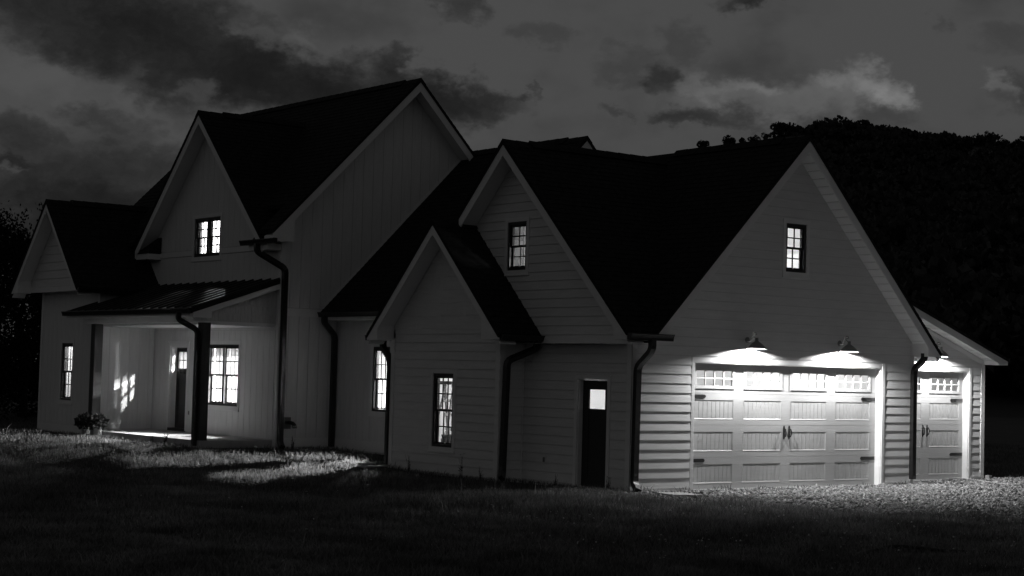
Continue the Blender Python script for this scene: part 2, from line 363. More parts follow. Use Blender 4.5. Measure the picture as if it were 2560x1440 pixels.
def lap(parent, fr, prof, zb, zt, holes=(), e=.178, butt=.021, mat_='siding', name='siding_board', u0=None, u1=None, slit=.006):
    z = zb
    while z < zt-.02:
        z2 = min(z+e, zt)
        r0, r1 = urange(prof, z+1e-4), urange(prof, z2-1e-4)
        if r0 is None: break
        if r1 is None:
            ap = max(prof, key=lambda p: p[1]); z2 = ap[1]-.005; r1 = (ap[0]-.005, ap[0]+.005)
            if z2 <= z: break
        L0, R0 = r0; L1, R1 = r1
        if u0 is not None: L0, L1 = max(L0, u0), max(L1, u0)
        if u1 is not None: R0, R1 = min(R0, u1), min(R1, u1)
        hs = [h for h in holes if h[2] < z2-.004 and h[3] > z+.004 and h[1] > L0 and h[0] < R0]
        cuts = sorted(c for h in hs for c in h[:2] if max(L0, L1) < c < min(R0, R1))
        edges = [(L0, L1)]+[(c, c) for c in cuts]+[(R0, R1)]
        for (a0, a1), (b0, b1) in zip(edges, edges[1:]):
            if b0-a0 < .01: continue
            mid = (a0+a1+b0+b1)/4; zz = [(z, z2)]
            for h in hs:
                if h[0] < mid < h[1]:
                    zz = [s_ for (p, q_) in zz for s_ in ((p, min(q_, h[2])), (max(p, h[3]), q_)) if s_[1]-s_[0] > .012]
            for (p, q_) in zz:
                f = lambda s_, t0, t1: t0+(t1-t0)*(s_-z)/(z2-z)
                fd = lambda s_: butt-(butt-.003)*(s_-z)/e
                if q_ == z2: q_ = z2-slit
                mb = MB(); ua, ub, uc, ud = f(p, a0, a1), f(p, b0, b1), f(q_, b0, b1), f(q_, a0, a1)
                mb.add([fr.P(ua, .001, p), fr.P(ub, .001, p), fr.P(uc, .001, q_), fr.P(ud, .001, q_), fr.P(ua, fd(p), p), fr.P(ub, fd(p), p), fr.P(uc, fd(q_), q_), fr.P(ud, fd(q_), q_)],
                       [(0,3,2,1),(4,5,6,7),(0,1,5,4),(1,2,6,5),(2,3,7,6),(3,0,4,7)])
                obj(name, mb, mat_, parent)
        z += e
def panels(parent, fr, prof, zb, u0, u1, holes=(), pitch=.277, gap=.009, d=.014, ztmax=99, off=0.0):
    u = u0-off
    while u < u1-.01:
        a, b = max(u+gap/2, u0), min(u+pitch-gap/2, u1)
        if b-a > .015:
            za, zc = min(ztop(prof, a), ztmax), min(ztop(prof, b), ztmax)
            hs = sorted([h for h in holes if h[0] < b-.005 and h[1] > a+.005], key=lambda h: h[2])
            # cut the board where an opening begins or ends inside its width
            subs = sorted(set([a, b]+[c for h in hs for c in h[:2] if a < c < b]))
            mb = MB(); okk = False
            for s0, s1 in zip(subs, subs[1:]):
                if s1-s0 < .008: continue
                m_ = (s0+s1)/2; z = zb; mb = MB()
                for h in [h for h in hs if h[0] < m_ < h[1]]:
                    if h[2]-z > .01: fr.prism(mb, [(s0, z), (s1, z), (s1, h[2]), (s0, h[2])], .001, d); obj('siding_panel', mb, 'panel_siding', parent); mb = MB()
                    z = max(z, h[3])
                zl = za+(zc-za)*(s0-a)/(b-a); zr = za+(zc-za)*(s1-a)/(b-a)
                if max(zl, zr)-z > .01: fr.prism(mb, [(s0, z), (s1, z), (s1, max(zr, z+.002)), (s0, max(zl, z+.002))], .001, d); obj('siding_panel', mb, 'panel_siding', parent)
        u += pitch
def board(parent, fr, u0, u1, z0, z1, d0=.001, d1=.026, name='trim_board', m='trim'):
    return obj(name, fr.box(MB(), u0, u1, z0, z1, d0, d1), m, parent)
def arr_frame(fr, u0, u1, z0, z1, w_, d0, d1, bottom=True, wt=None):
    mb = MB(); wt = wt or w_
    fr.box(mb, u0, u0+w_, z0, z1, d0, d1); fr.box(mb, u1-w_, u1, z0, z1, d0, d1)
    fr.box(mb, u0+w_, u1-w_, z1-wt, z1, d0, d1)
    if bottom: fr.box(mb, u0+w_, u1-w_, z0, z0+w_, d0, d1)
    return mb
def window(fr, u0, u1, z0, z1, cols, rows=2, units=1, label=None, blind=False, curtain=False):
    """black double-hung window in a white casing; u0..z1 is the outside of the black frame"""
    win = obj('window', arr_frame(fr, u0, u1, z0, z1, .052, .004, -.12), 'frame_black', house, label=label)
    obj('casing', arr_frame(fr, u0-.085, u1+.085, z0-.085, z1+.09, .083, .002, .028), 'trim', win)
    obj('sill', fr.box(MB(), u0-.1, u1+.1, z0-.115, z0-.087, .002, .045), 'trim', win)
    a, b = u0+.052, u1-.052
    bays = [(a, b)]
    if units == 2:
        m_ = (a+b)/2; bays = [(a, m_-.05), (m_+.05, b)]
        obj('mullion', fr.box(MB(), m_-.05, m_+.05, z0+.052, z1-.052, .003, -.119), 'frame_black', win)
    zm = (z0+z1)/2
    for (p, q_) in bays:
        for (za, zb, d0) in ((zm-.024, z1-.052, -.028), (z0+.052, zm+.024, -.068)):
            bw_ = .04
            obj('sash', arr_frame(fr, p, q_, za, zb, bw_, d0, d0-.034), 'frame_black', win)
            ia, ib, iz, it = p+bw_, q_-bw_, za+bw_, zb-bw_
            gm_ = MB(); cw, ch = (ib-ia)/cols, (it-iz)/rows; hm = .012
            for c in range(1, cols): fr.box(gm_, ia+cw*c-hm, ia+cw*c+hm, iz, it, d0-.008, d0-.026)
            for r in range(1, rows):
                for c in range(cols): fr.box(gm_, ia+cw*c+(hm if c else 0), ia+cw*(c+1)-(hm if c < cols-1 else 0), iz+ch*r-hm, iz+ch*r+hm, d0-.008, d0-.026)
            obj('muntin_grid', gm_, 'frame_black', win)
            for r in range(rows):
                for c in range(cols):
                    obj('pane', fr.box(MB(), ia+cw*c, ia+cw*(c+1), iz+ch*r, iz+ch*(r+1), d0-.015, d0-.019), 'glass', win)
        obj('sash_lock', fr.box(MB(), (p+q_)/2-.02, (p+q_)/2+.02, z0+.066, z0+.09, -.060, -.067), 'plastic_white', win)
        if blind:
            for k in range(6): obj('blind_slat', fr.prism(MB(), [(p+.02, z1-.10-.03*k), (q_-.02, z1-.10-.03*k), (q_-.02, z1-.115-.03*k), (p+.02, z1-.115-.03*k)], -.15, -.18), 'frame_black', win)
    if curtain:
        rngc = random.Random(int(u0*100))
        k = 0; u = u0+.05
        mb = MB()
        while u < u1-.03:
            ww = rngc.uniform(.05, .11); dd = -.30-rngc.uniform(0, .05)
            mb.quad(fr.P(u, -.30, z0-.1), fr.P(u+ww/2, dd-.04, z0-.1), fr.P(u+ww/2, dd-.04, z1+.1), fr.P(u, -.30, z1+.1))
            mb.quad(fr.P(u+ww/2, dd-.04, z0-.1), fr.P(u+ww, -.30, z0-.1), fr.P(u+ww, -.30, z1+.1), fr.P(u+ww/2, dd-.04, z1+.1))
            u += ww
    return win
def opening(u0, u1, z0, z1): return (u0, u1, z0, z1)
def case(h, w_=.085, t_=.09): return (h[0]-w_, h[1]+w_, h[2]-w_-.028, h[3]+t_)
def lining(*quads, m='lining'):
    mb = MB()
    for q_ in quads: mb.quad(*q_)
    return obj('room_lining', mb, m, house)
def room(x0, x1, y0, y1, z0, z1, skip='', m='lining'):
    c = {'x': [(x0,y0,z0),(x0,y1,z0),(x0,y1,z1),(x0,y0,z1)], 'X': [(x1,y0,z0),(x1,y1,z0),(x1,y1,z1),(x1,y0,z1)],
         'y': [(x0,y0,z0),(x1,y0,z0),(x1,y0,z1),(x0,y0,z1)], 'Y': [(x0,y1,z0),(x1,y1,z0),(x1,y1,z1),(x0,y1,z1)],
         'z': [(x0,y0,z0),(x1,y0,z0),(x1,y1,z0),(x0,y1,z0)], 'Z': [(x0,y0,z1),(x1,y0,z1),(x1,y1,z1),(x0,y1,z1)]}
    return lining(*[v for k_, v in c.items() if k_ not in skip], m=m)

# --- roofs
def slope(e0, e1, r1, r0, thick=.07, shingles=True, exp_=.15):
    """one roof plane from eave e0-e1 up to ridge r0-r1 (top surface), shingle courses as stepped strips"""
    P = [Vector(p) for p in (e0, e1, r1, r0)]
    mb = MB(); mb.prism([p-Vector((0, 0, .012)) for p in P], (0, 0, -thick)); ro = obj('roof', mb, 'shingle', house)
    if shingles:
        ln = ((P[3]-P[0]).length+(P[2]-P[1]).length)/2; n = max(2, int(ln/exp_)); s_ = MB(); nv = (P[1]-P[0]).cross(P[3]-P[0]).normalized()
        if nv.z < 0: nv = -nv
        for i in range(n):
            a, b = i/n, min((i+1.0)/n, 1)
            A0, B0 = P[0].lerp(P[3], a), P[1].lerp(P[2], a); A1, B1 = P[0].lerp(P[3], b), P[1].lerp(P[2], b)
            wid = (B0-A0).length; m_ = max(1, int(wid/.9)); j = (i*.37) % 1
            cuts = [0]+[(k+j)/m_ for k in range(m_) if 0 < (k+j)/m_ < 1]+[1]
            for k, (c0, c1) in enumerate(zip(cuts, cuts[1:])):
                h = .007+.004*((i*7+k*13) % 5)/5
                s_.add([A0.lerp(B0, c0)+nv*h, A0.lerp(B0, c1)+nv*h, A1.lerp(B1, c1), A1.lerp(B1, c0), A0.lerp(B0, c0)-nv*.006, A0.lerp(B0, c1)-nv*.006], [(0,1,2,3),(4,5,1,0)])
        obj('shingle_courses', s_, 'shingle', ro, kind='stuff')
    return ro
def ridge_caps(ro, p, q_, side, n=None):
    p, q_ = Vector(p), Vector(q_); ln = (q_-p).length; n = n or max(3, int(ln/.34)); d = (q_-p)/n; sv = Vector(side)
    for i in range(n):
        a = p+d*i; b = a+d*1.02; up_ = .03 if i >= 2 else 0; h0, h1 = (.026+up_, .018+up_)
        mb = MB()
        L0, L1 = a+sv*.15-Vector((0, 0, .15-h0)), b+sv*.15-Vector((0, 0, .15-h1)); R0, R1 = a-sv*.15-Vector((0, 0, .15-h0)), b-sv*.15-Vector((0, 0, .15-h1))
        T0, T1 = a+Vector((0, 0, h0)), b+Vector((0, 0, h1)); lo = Vector((0, 0, -.03))
        mb.add([L0, T0, R0, L1, T1, R1, L0+lo, T0+lo, R0+lo], [(0,3,4,1),(1,4,5,2),(0,1,7,6),(1,2,8,7)])
        obj('ridge_cap', mb, 'shingle', ro)
def rake(ro, fr, apex, end, d_face, d_wall, h=.24, drop=.075, soffit=True, strips=False, zmin=None):
    """white fascia along one side of a gable and the soffit behind it; apex,end=(u,z) on the roof top"""
    (ua, za), (ue, ze) = apex, end
    pf = [(ua, za-drop), (ue, ze-drop), (ue, ze-drop-h), (ua, za-drop-h)]
    if zmin is not None and ze-drop-h < zmin:
        t_ = (za-drop-h-zmin)/(za-ze); pf = [(ua, za-drop), (ue, ze-drop), (ue, min(zmin, ze-drop-.02)), (ua+(ue-ua)*t_, zmin), (ua, za-drop-h)]
    obj('fascia_board', fr.prism(MB(), pf, d_face-.028, d_face), 'trim', ro)
    if not soffit: return
    ln = math.hypot(ue-ua, ze-za); n = max(1, int(ln/.2)) if strips else 1; zz = drop+h*.62
    for i in range(n):
        t0, t1 = i/n, (i+1)/n-(.03/ln if strips else 0)
        q0, q1 = (ua+(ue-ua)*t0, za+(ze-za)*t0-zz), (ua+(ue-ua)*t1, za+(ze-za)*t1-zz)
        obj('soffit_board', fr.prism(MB(), [q0, q1, (q1[0], q1[1]+.02), (q0[0], q0[1]+.02)], d_wall, d_face-.03), 'soffit', ro)
    if strips:
        obj('soffit_backing', fr.prism(MB(), [(ua, za-zz+.022), (ue, ze-zz+.022), (ue, ze-zz+.04), (ua, za-zz+.04)], d_wall, d_face-.03), 'frame_black', ro)
def eave_return(ro, fr, poly, d0, d1): return obj('eave_return', fr.prism(MB(), poly, d0, d1), 'trim', ro)
def gutter(path, outward, parent=house, h=.115, w_=.11):
    """K-profile gutter along a straight path (top back edge), outward = horizontal unit vector"""
    a, b = Vector(path[0]), Vector(path[1]); o = Vector(outward)
    prof = [(0, 0), (w_, 0), (w_, -.018), (w_-.012, -.03), (w_-.028, -.075), (w_-.035, -h), (0, -h)]
    poly = [a+o*p+Vector((0, 0, z)) for p, z in prof]
    mb = MB(); mb.prism(poly, b-a)
    return obj('gutter', mb, 'black_metal', parent)
def downspout(path, rx=.062, ry=.045, kick=True):
    P = [Vector(p) for p in path]; pts = [P[0]]
    for i in range(1, len(P)-1):
        a, b, c = P[i-1], P[i], P[i+1]; r = min(.10, (b-a).length*.45, (c-b).length*.45)
        s0, s1 = b+(a-b).normalized()*r, b+(c-b).normalized()*r
        for t_ in (0, .33, .67, 1): pts.append(s0.lerp(b, t_).lerp(b.lerp(s1, t_), t_))
    pts.append(P[-1])
    mb = MB(); mb.tube(pts, rx*1.414, 4, r2=ry*1.414, rot=math.pi/4)
    return obj('downspout', mb, 'black_metal', house)

fGB, fGA, fBA = Fr('B', 0.0), Fr('A', 0.0), Fr('A', -.62)
fBS, fCA, fMB, fMA = Fr('B', 3.18), Fr('A', .5), Fr('B', 11.0), Fr('A', -1.06)
fWA, fWG, fWB, fLB, fPS = Fr('A', -2.6), Fr('A', -3.0), Fr('B', 17.36), Fr('B', .9), Fr('B', 11.15)

# ---- garage front (B gable)
DOOR = opening(1.61, 7.05, 0.0, 2.45); W7 = opening(4.05, 4.65, 4.31, 5.28)
pGB = [(0, 2.62), (4.22, 6.84), (8.08, 2.98)]
wl = wall(fGB, pGB, 0.0, [DOOR, W7])
lap(wl, fGB, pGB, .07, 6.8, [case(W7), (1.52, 7.14, -1, 2.55)], u0=.115, u1=7.97, slit=.009, butt=.018)
board(wl, fGB, -.02, .11, .02, 2.80, .001, .024, 'corner_board'); board(wl, fGB, 7.975, 8.08, .02, 3.0, .001, .024, 'corner_board')
board(wl, fGB, .0, 1.55, .02, .068, .001, .03, 'skirt_board'); board(wl, fGB, 7.13, 8.08, .02, .068, .001, .03, 'skirt_board')
board(wl, fGB, 1.535, 1.61, .0, 2.53, .001, .012, 'door_casing'); board(wl, fGB, 7.05, 7.13, .0, 2.53, .001, .026, 'door_casing'); board(wl, fGB, 1.61, 7.05, 2.45, 2.53, .001, .012, 'door_casing')
board(wl, fGB, 7.03, 7.049, .0, 2.45, -.139, .0, 'door_jamb'); board(wl, fGB, 1.611, 1.63, 0, 2.45, -.139, .0, 'door_jamb'); board(wl, fGB, 1.631, 7.029, 2.43, 2.449, -.139, .0, 'door_head')
window(fGB, *W7, cols=2, label='window high in the front gable with a dark lantern behind it')
# ---- garage side (A gable)
PD = opening(.64, 1.5, 0.0, 2.06); W6 = opening(3.2, 3.81, 4.21, 5.18)
pGA = [(0, 3.15), (3.49, 6.64), (6.95, 3.18)]
wl = wall(fGA, pGA, 0.0, [PD, W6, (3.34, 6.8, 0, 2.72)])
lap(wl, fGA, pGA, .06, 6.6, [case(W6), (PD[0]-.09, PD[1]+.09, -1, PD[3]+.09), (3.18, 6.95, -1, 2.9)], u0=.105)
board(wl, fGA, -.024, .10, .02, 2.80, .001, .026, 'corner_board')
obj('door_casing', arr_frame(fGA, PD[0]-.085, PD[1]+.085, .0, PD[3]+.085, .083, .002, .028, bottom=False), 'trim', wl)
obj('door_jamb', arr_frame(fGA, PD[0]+.002, PD[1]-.002, .0, PD[3]-.002, .02, -.001, -.14, bottom=False), 'trim', wl)
window(fGA, *W6, cols=2, label='dim window with wall studs and a diagonal brace showing behind it')
sd = obj('side_door', arr_frame(fGA, PD[0]+.024, PD[1]-.024, .02, PD[3]-.024, .17, -.10, -.135), 'dark_door', house, label='dark side door with one bright upper pane')
a, b = PD[0]+.194, PD[1]-.194
obj('door_panel', fGA.box(MB(), a, b, .19, 1.44, -.108, -.13), 'dark_door', sd); obj('door_rail', fGA.box(MB(), a, b, 1.44, 1.50, -.10, -.135), 'dark_door', sd)
obj('pane', fGA.box(MB(), a, b, 1.50, 1.862, -.115, -.12), 'glass', sd)
obj('handle', MB().tube([fGA.P(.73, -.1, 1.0), fGA.P(.73, -.04, 1.0)], .026, 10), 'iron', sd)
obj('threshold', fGA.box(MB(), PD[0], PD[1], -.02, .018, .03, -.139), 'concrete', sd)
# ---- bump-out
W5 = opening(4.69, 5.40, .59, 2.09)
pBA = [(3.18, 3.25), (4.97, 5.04), (6.95, 3.06)]
wl = wall(fBA, pBA, 0.0, [W5])
lap(wl, fBA, pBA, .06, 3.02, [case(W5)], u0=3.29, u1=6.84)
# uneven shake courses in the little gable: each course ends in a slightly wavy line
z = 3.02
while z < 5.0:
    z2 = min(z+.272, 5.03); r0, r1 = urange(pBA, z), urange(pBA, z2) or (4.96, 4.98)
    n = max(2, int((r0[1]-r0[0])/.21)); mids = np.linspace(0, 1, n+1)
    for k in range(n):
        j = random.uniform(-.012, .012); f0 = lambda t_: r0[0]+(r0[1]-r0[0])*t_; f1 = lambda t_: r1[0]+(r1[1]-r1[0])*t_
        mb = MB(); p = [(f0(mids[k])+.001, z-.01+j), (f0(mids[k+1])-.001, z-.01+j+random.uniform(-.006, .006)), (f1(mids[k+1]), z2), (f1(mids[k]), z2)]
        # keep shakes upright inside the gable: clip tops to the slope
        q0, q1 = p[0][0], p[1][0]; tl, trr = min(z2, ztop(pBA, q0)), min(z2, ztop(pBA, q1))
        mb.add([fBA.P(q0, .002, p[0][1]), fBA.P(q1, .002, p[1][1]), fBA.P(q1, .002, trr), fBA.P(q0, .002, tl), fBA.P(q0, .018, p[0][1]), fBA.P(q1, .018, p[1][1]), fBA.P(q1, .005, trr), fBA.P(q0, .005, tl)],
               [(0,3,2,1),(4,5,6,7),(0,1,5,4),(1,2,6,5),(2,3,7,6),(3,0,4,7)])
        obj('shake', mb, 'siding', wl)
    z += .272
board(wl, fBA, 3.156, 3.285, .02, 2.82, .001, .026, 'corner_board'); board(wl, fBA, 6.845, 6.974, .02, 2.82, .001, .026, 'corner_board')
window(fBA, *W5, cols=3, label='tall window low in the small gable with a step ladder behind it')
pBS = [(-.62, 2.95), (0, 2.95)]
wl = wall(fBS, pBS, 0.0, m='sheathing'); lap(wl, fBS, pBS, .06, 2.9, u0=-.5, u1=-.05)
board(wl, fBS, -.62, -.505, .02, 2.82, .001, .024, 'corner_board'); board(wl, fBS, -.046, -.02, .02, 2.82, .001, .024, 'corner_board')
wall(Fr('B', 6.95), [(-.62, 2.95), (.48, 2.95)], 0.0, d0=0, d1=.14)
# ---- connector
W4 = opening(8.68, 9.38, 1.19, 2.66)
pCA = [(6.95, 3.42), (11.0, 3.42)]
wl = wall(fCA, pCA, .22, [W4])
panels(wl, fCA, pCA, .50, 6.96, 10.97, [case(W4)]); board(wl, fCA, 6.96, 10.97, .26, .498, .001, .022, 'base_board')
wall(Fr('A', .62), [(6.95, .24), (11, .24)], -.2, m='foundation')
window(fCA, *W4, cols=3, label='tall bright window half hidden by the small gable')
# ---- main block, garage side
pMB = [(-1.06, 5.58), (2.4, 9.04), (5.86, 5.58)]
wl = wall(fMB, pMB, .22, [(.66, 5.0, .5, 3.4)])
pm = [(-1.06, 5.6), (2.4, 9.03), (5.86, 5.6)]
panels(wl, fMB, pm, 3.53, -.96, 5.8, off=.14); panels(wl, fMB, pm, .515, -.96, .49, ztmax=3.33, off=.14)
board(wl, fMB, -1.06, .49, 3.33, 3.51, .001, .024, 'band_board'); board(wl, fMB, -.955, .49, .30, .512, .001, .022, 'base_board'); board(wl, fMB, -1.084, -.962, .28, 5.2, .001, .025, 'corner_board')
obj('flashing', fMB.prism(MB(), [(.1, 3.53), (4.1, 7.53), (4.1, 7.60), (.1, 3.60)], .015, .03), 'trim', wl)
# ---- main block, porch side
W2 = opening(12.83, 14.36, 1.17, 2.65); W3 = opening(13.97, 15.31, 4.84, 5.80); FD = opening(15.47, 16.38, .52, 2.60)
pMA = [(11.0, 5.0), (11.4, 5.0), (14.6, 8.16), (17.8, 5.0), (20.0, 5.0)]
wl = wall(fMA, pMA, .22, [W2, W3, FD], d1=-.2)
pl = [(11.0, 5.0), (11.4, 5.0), (14.6, 8.16), (17.8, 5.0), (20.0, 5.0)]
panels(wl, fMA, pl, 5.03, 11.12, 17.85, [case(W3)], off=.05)
panels(wl, fMA, pl, 3.0, 11.12, 17.85, [case(W3)], ztmax=4.86, off=.05)
panels(wl, fMA, pl, .47, 11.16, 17.34, [case(W2), (FD[0]-.09, FD[1]+.09, 0, FD[3]+.12)], ztmax=2.99, off=.05)
for (a, b) in ((11.1, W3[0]-.09), (W3[1]+.09, 17.85)): board(wl, fMA, a, b, 4.88, 5.01, .001, .03, 'band_board')
board(wl, fMA, 11.0, 11.11, .25, 5.0, .001, .026, 'corner_board')
window(fMA, *W2, cols=3, units=2, blind=True, label='wide double window on the porch with raised blinds')
window(fMA, *W3, cols=2, units=2, label='double window upstairs in the porch side gable')
obj('door_casing', arr_frame(fMA, FD[0]-.085, FD[1]+.085, FD[2]-.04, FD[3]+.09, .083, .002, .028, bottom=False), 'trim', wl)
obj('door_jamb', arr_frame(fMA, FD[0]+.002, FD[1]-.002, FD[2], FD[3]-.002, .022, -.001, -.199, bottom=False), 'trim', wl)
board(wl, fMA, FD[0]-.12, FD[1]+.12, FD[3]+.092, FD[3]+.135, .002, .05, 'door_cap')
u0, u1 = FD[0]+.026, FD[1]-.026
fd = obj('front_door', arr_frame(fMA, u0, u1, FD[2]+.01, FD[3]-.026, .115, -.155, -.195), 'dark_door', house, label='dark front door with a small lit window at the top')
obj('door_rail', fMA.box(MB(), u0+.115, u1-.115, 1.94, 2.04, -.155, -.195), 'dark_door', fd); obj('door_panel', fMA.box(MB(), u0+.115, u1-.115, FD[2]+.125, 1.94, -.165, -.19), 'dark_door', fd)
obj('shelf', fMA.box(MB(), u0+.06, u1-.06, 1.965, 1.995, -.154, -.11), 'dark_door', fd)
for k in range(3): obj('dentil', fMA.box(MB(), u0+.2+k*.2, u0+.27+k*.2, 1.91, 1.964, -.153, -.125), 'dark_door', fd)
ga, gb = u0+.115, u1-.115; mb = MB()
for k in (1, 2): fMA.box(mb, ga+(gb-ga)*k/3-.01, ga+(gb-ga)*k/3+.01, 2.04, 2.459, -.16, -.19)
for k in range(3): fMA.box(mb, ga+(gb-ga)*k/3+.011, ga+(gb-ga)*(k+1)/3-.011, 2.24, 2.26, -.16, -.19)
obj('muntin_grid', mb, 'dark_door', fd)
for k in range(3):
    for (za, zb) in ((2.04, 2.25), (2.25, 2.459)): obj('pane', fMA.box(MB(), ga+(gb-ga)*k/3, ga+(gb-ga)*(k+1)/3, za, zb, -.172, -.176), 'glass', fd)
obj('handle', MB().tube([fMA.P(u0+.06, -.155, 1.42), fMA.P(u0+.06, -.10, 1.42), fMA.P(u0+.06, -.10, 1.62)], .014, 8), 'steel', fd)
obj('threshold', fMA.box(MB(), FD[0], FD[1], FD[2]-.06, FD[2]+.012, .04, -.21), 'dark_door', house)
# ---- wing
W1 = opening(18.9, 19.6, 1.13, 2.62)
pWA = [(17.36, 4.0), (21.0, 4.0)]
wl = wall(fWA, pWA, .22, [W1])
panels(wl, fWA, pWA, .48, 17.47, 20.89, [case(W1)]); board(wl, fWA, 17.47, 20.89, .26, .478, .001, .022, 'base_board')
board(wl, fWA, 17.336, 17.465, .25, 4.0, .001, .026, 'corner_board'); board(wl, fWA, 20.895, 21.02, .25, 4.0, .001, .026, 'corner_board')
window(fWA, *W1, cols=3, label='narrow tall window at the far left end of the house')
pWB = [(-2.6, 4.03), (-1.06, 4.03)]
wl = wall(fWB, pWB, .22); panels(wl, fWB, pWB, .47, -2.49, -1.075, off=.1); board(wl, fWB, -2.6, -2.495, .25, 4.03, .001, .024, 'corner_board')
pWG = [(17.3, 4.15), (19.15, 6.17), (21.0, 4.15)]
wl = obj('wall', fWG.prism(MB(), [(17.3, 3.98), (21.0, 3.98), (21.0, 4.15), (19.15, 6.17), (17.3, 4.15)], 0, -.42), 'sheathing', house)
lap(wl, fWG, pWG, 4.10, 6.05, e=.215, mat_='siding', name='siding_board'); board(wl, fWG, 17.2, 21.1, 3.96, 4.095, .001, .03, 'frieze_board')
# ---- lean-to garage on the right
DOOR2 = opening(8.42, 11.16, 0.0, 2.45)
pLB = [(8.08, 3.9), (11.7, 2.72)]
wl = wall(fLB, pLB, 0.0, [DOOR2])
lap(wl, fLB, [(8.08, 3.88), (11.7, 2.76)], .07, 3.85, [(8.33, 11.25, -1, 2.55)], u1=11.59, slit=.009, butt=.018)
board(wl, fLB, 11.595, 11.724, .02, 2.8, .001, .026, 'corner_board'); board(wl, fLB, 11.24, 11.72, .02, .068, .001, .03, 'skirt_board')
board(wl, fLB, 11.16, 11.24, 0, 2.53, .001, .026, 'door_casing'); board(wl, fLB, 8.34, 8.42, 0, 2.53, .001, .026, 'door_casing'); board(wl, fLB, 8.42, 11.16, 2.45, 2.53, .001, .012, 'door_casing')
board(wl, fLB, 11.141, 11.159, 0, 2.45, -.139, .0, 'door_jamb'); board(wl, fLB, 8.421, 8.44, 0, 2.45, -.139, 0, 'door_jamb'); board(wl, fLB, 8.441, 11.14, 2.43, 2.449, -.139, 0, 'door_head')
# ---- walls the photograph does not face
mb = MB(); mb.box(7.94, .141, 0, 8.08, 6.95, 2.95); mb.box(11.56, 1.041, 0, 11.7, 6.5, 2.75); mb.box(5.72, 11.141, .2, 5.86, 20, 5.6); mb.box(-1.06, 19.86, .2, 5.86, 20.0, 5.0); mb.box(-2.6, 20.86, .2, -1.2, 21.0, 4.0); mb.box(8.08, 6.36, 0, 11.7, 6.5, 3.4); mb.box(.14, 6.81, 0, 7.94, 6.95, 2.8)
obj('wall', mb, 'sheathing', house)
wall(Fr('B', 19.86), [(-1.06, 5.58), (2.4, 9.04), (5.86, 5.58)], 5.0)
wall(Fr('B', 6.8), [(1.3, 4.6), (4.22, 7.4), (7.1, 4.6)], 4.4); 

# ---- roofs
# front gable over the garage doors
r = slope((.18, -.47, 2.96), (.18, 6.9, 2.96), (4.22, 6.9, 7.0), (4.22, -.47, 7.0)); ridge_caps(r, (4.22, -.47, 7.0), (4.22, 3.4, 7.0), (1, 0, 0))
rake(r, fGB, (4.22, 7.0), (.18, 2.96), .45, .02, strips=True, zmin=2.94)
eave_return(r, fGB, [(.21, 2.94), (.52, 2.94), (.52, 3.10), (.21, 2.945)], .02, .449)
r = slope((8.40, 6.9, 2.82), (8.40, -.47, 2.82), (4.22, -.47, 7.0), (4.22, 6.9, 7.0))
rake(r, fGB, (4.22, 7.0), (8.40, 2.82), .45, .02, strips=True, zmin=2.72)
eave_return(r, fGB, [(8.0, 2.72), (8.39, 2.72), (8.39, 2.76), (8.0, 3.03)], .02, .449)
obj('fascia_board', MB().box(8.36, -.44, 2.62, 8.385, 6.9, 2.75), 'trim', r)
# side gable of the garage
r = slope((.25, -.35, 2.96), (-.47, -.35, 2.96), (-.47, 3.49, 6.8), (4.05, 3.49, 6.8)); ridge_caps(r, (-.47, 3.49, 6.8), (4.0, 3.49, 6.8), (0, 1, 0))
rake(r, fGA, (3.49, 6.8), (-.35, 2.96), .45, .02, zmin=2.8); eave_return(r, fGA, [(-.34, 2.80), (.02, 2.80), (.02, 3.08), (-.34, 2.84)], .02, .449)
eave_return(r, fGB, [(-.42, 2.80), (.19, 2.80), (.19, 2.93), (-.42, 2.93)], .0, .33)
r = slope((-.47, 4.93, 5.36), (.03, 4.93, 5.36), (.03, 3.49, 6.8), (-.47, 3.49, 6.8))
rake(r, fGA, (3.49, 6.8), (4.92, 5.37), .45, .02)
r = slope((.03, 7.3, 2.99), (.3, 7.3, 2.99), (4.05, 3.49, 6.8), (.03, 3.49, 6.8))
# small gable
r = slope((0.0, 2.66, 2.90), (-1.09, 2.66, 2.90), (-1.09, 4.97, 5.21), (0.0, 4.97, 5.21)); ridge_caps(r, (-1.09, 4.97, 5.21), (0, 4.97, 5.21), (0, 1, 0))
rake(r, fBA, (4.97, 5.21), (2.66, 2.90), .45, .02, h=.21, zmin=2.78); eave_return(r, fBA, [(2.67, 2.78), (3.22, 2.78), (3.22, 3.2), (2.67, 2.82)], .02, .449)
eave_return(r, fBS, [(-1.0, 2.78), (-.02, 2.78), (-.02, 2.86), (-1.0, 2.86)], .02, .5)
r = slope((-1.09, 7.29, 2.89), (.3, 7.29, 2.89), (.3, 4.97, 5.21), (-1.09, 4.97, 5.21))
rake(r, fBA, (4.97, 5.21), (7.29, 2.89), .45, .02, h=.21, zmin=2.77); eave_return(r, fBA, [(6.9, 2.77), (7.28, 2.77), (7.28, 2.80), (6.9, 3.14)], .02, .449)
# connector
r = slope((.03, 6.34, 3.46), (.03, 11.0, 3.46), (4.19, 11.0, 7.62), (4.19, 6.34, 7.62)); ridge_caps(r, (4.19, 6.34, 7.62), (4.19, 10.9, 7.62), (1, 0, 0))
r2 = slope((8.2, 11.0, 3.61), (8.2, 6.34, 3.61), (4.19, 6.34, 7.62), (4.19, 11.0, 7.62))
fCE = Fr('B', 6.8); rake(r, fCE, (4.19, 7.62), (1.4, 4.83), .44, 0); rake(r2, fCE, (4.19, 7.62), (7.0, 4.81), .44, 0)
obj('fascia_board', MB().box(.05, 7.3, 3.27, .075, 10.98, 3.385), 'trim', r); obj('soffit_board', MB().box(.076, 7.3, 3.27, .48, 10.98, 3.29), 'soffit', r)
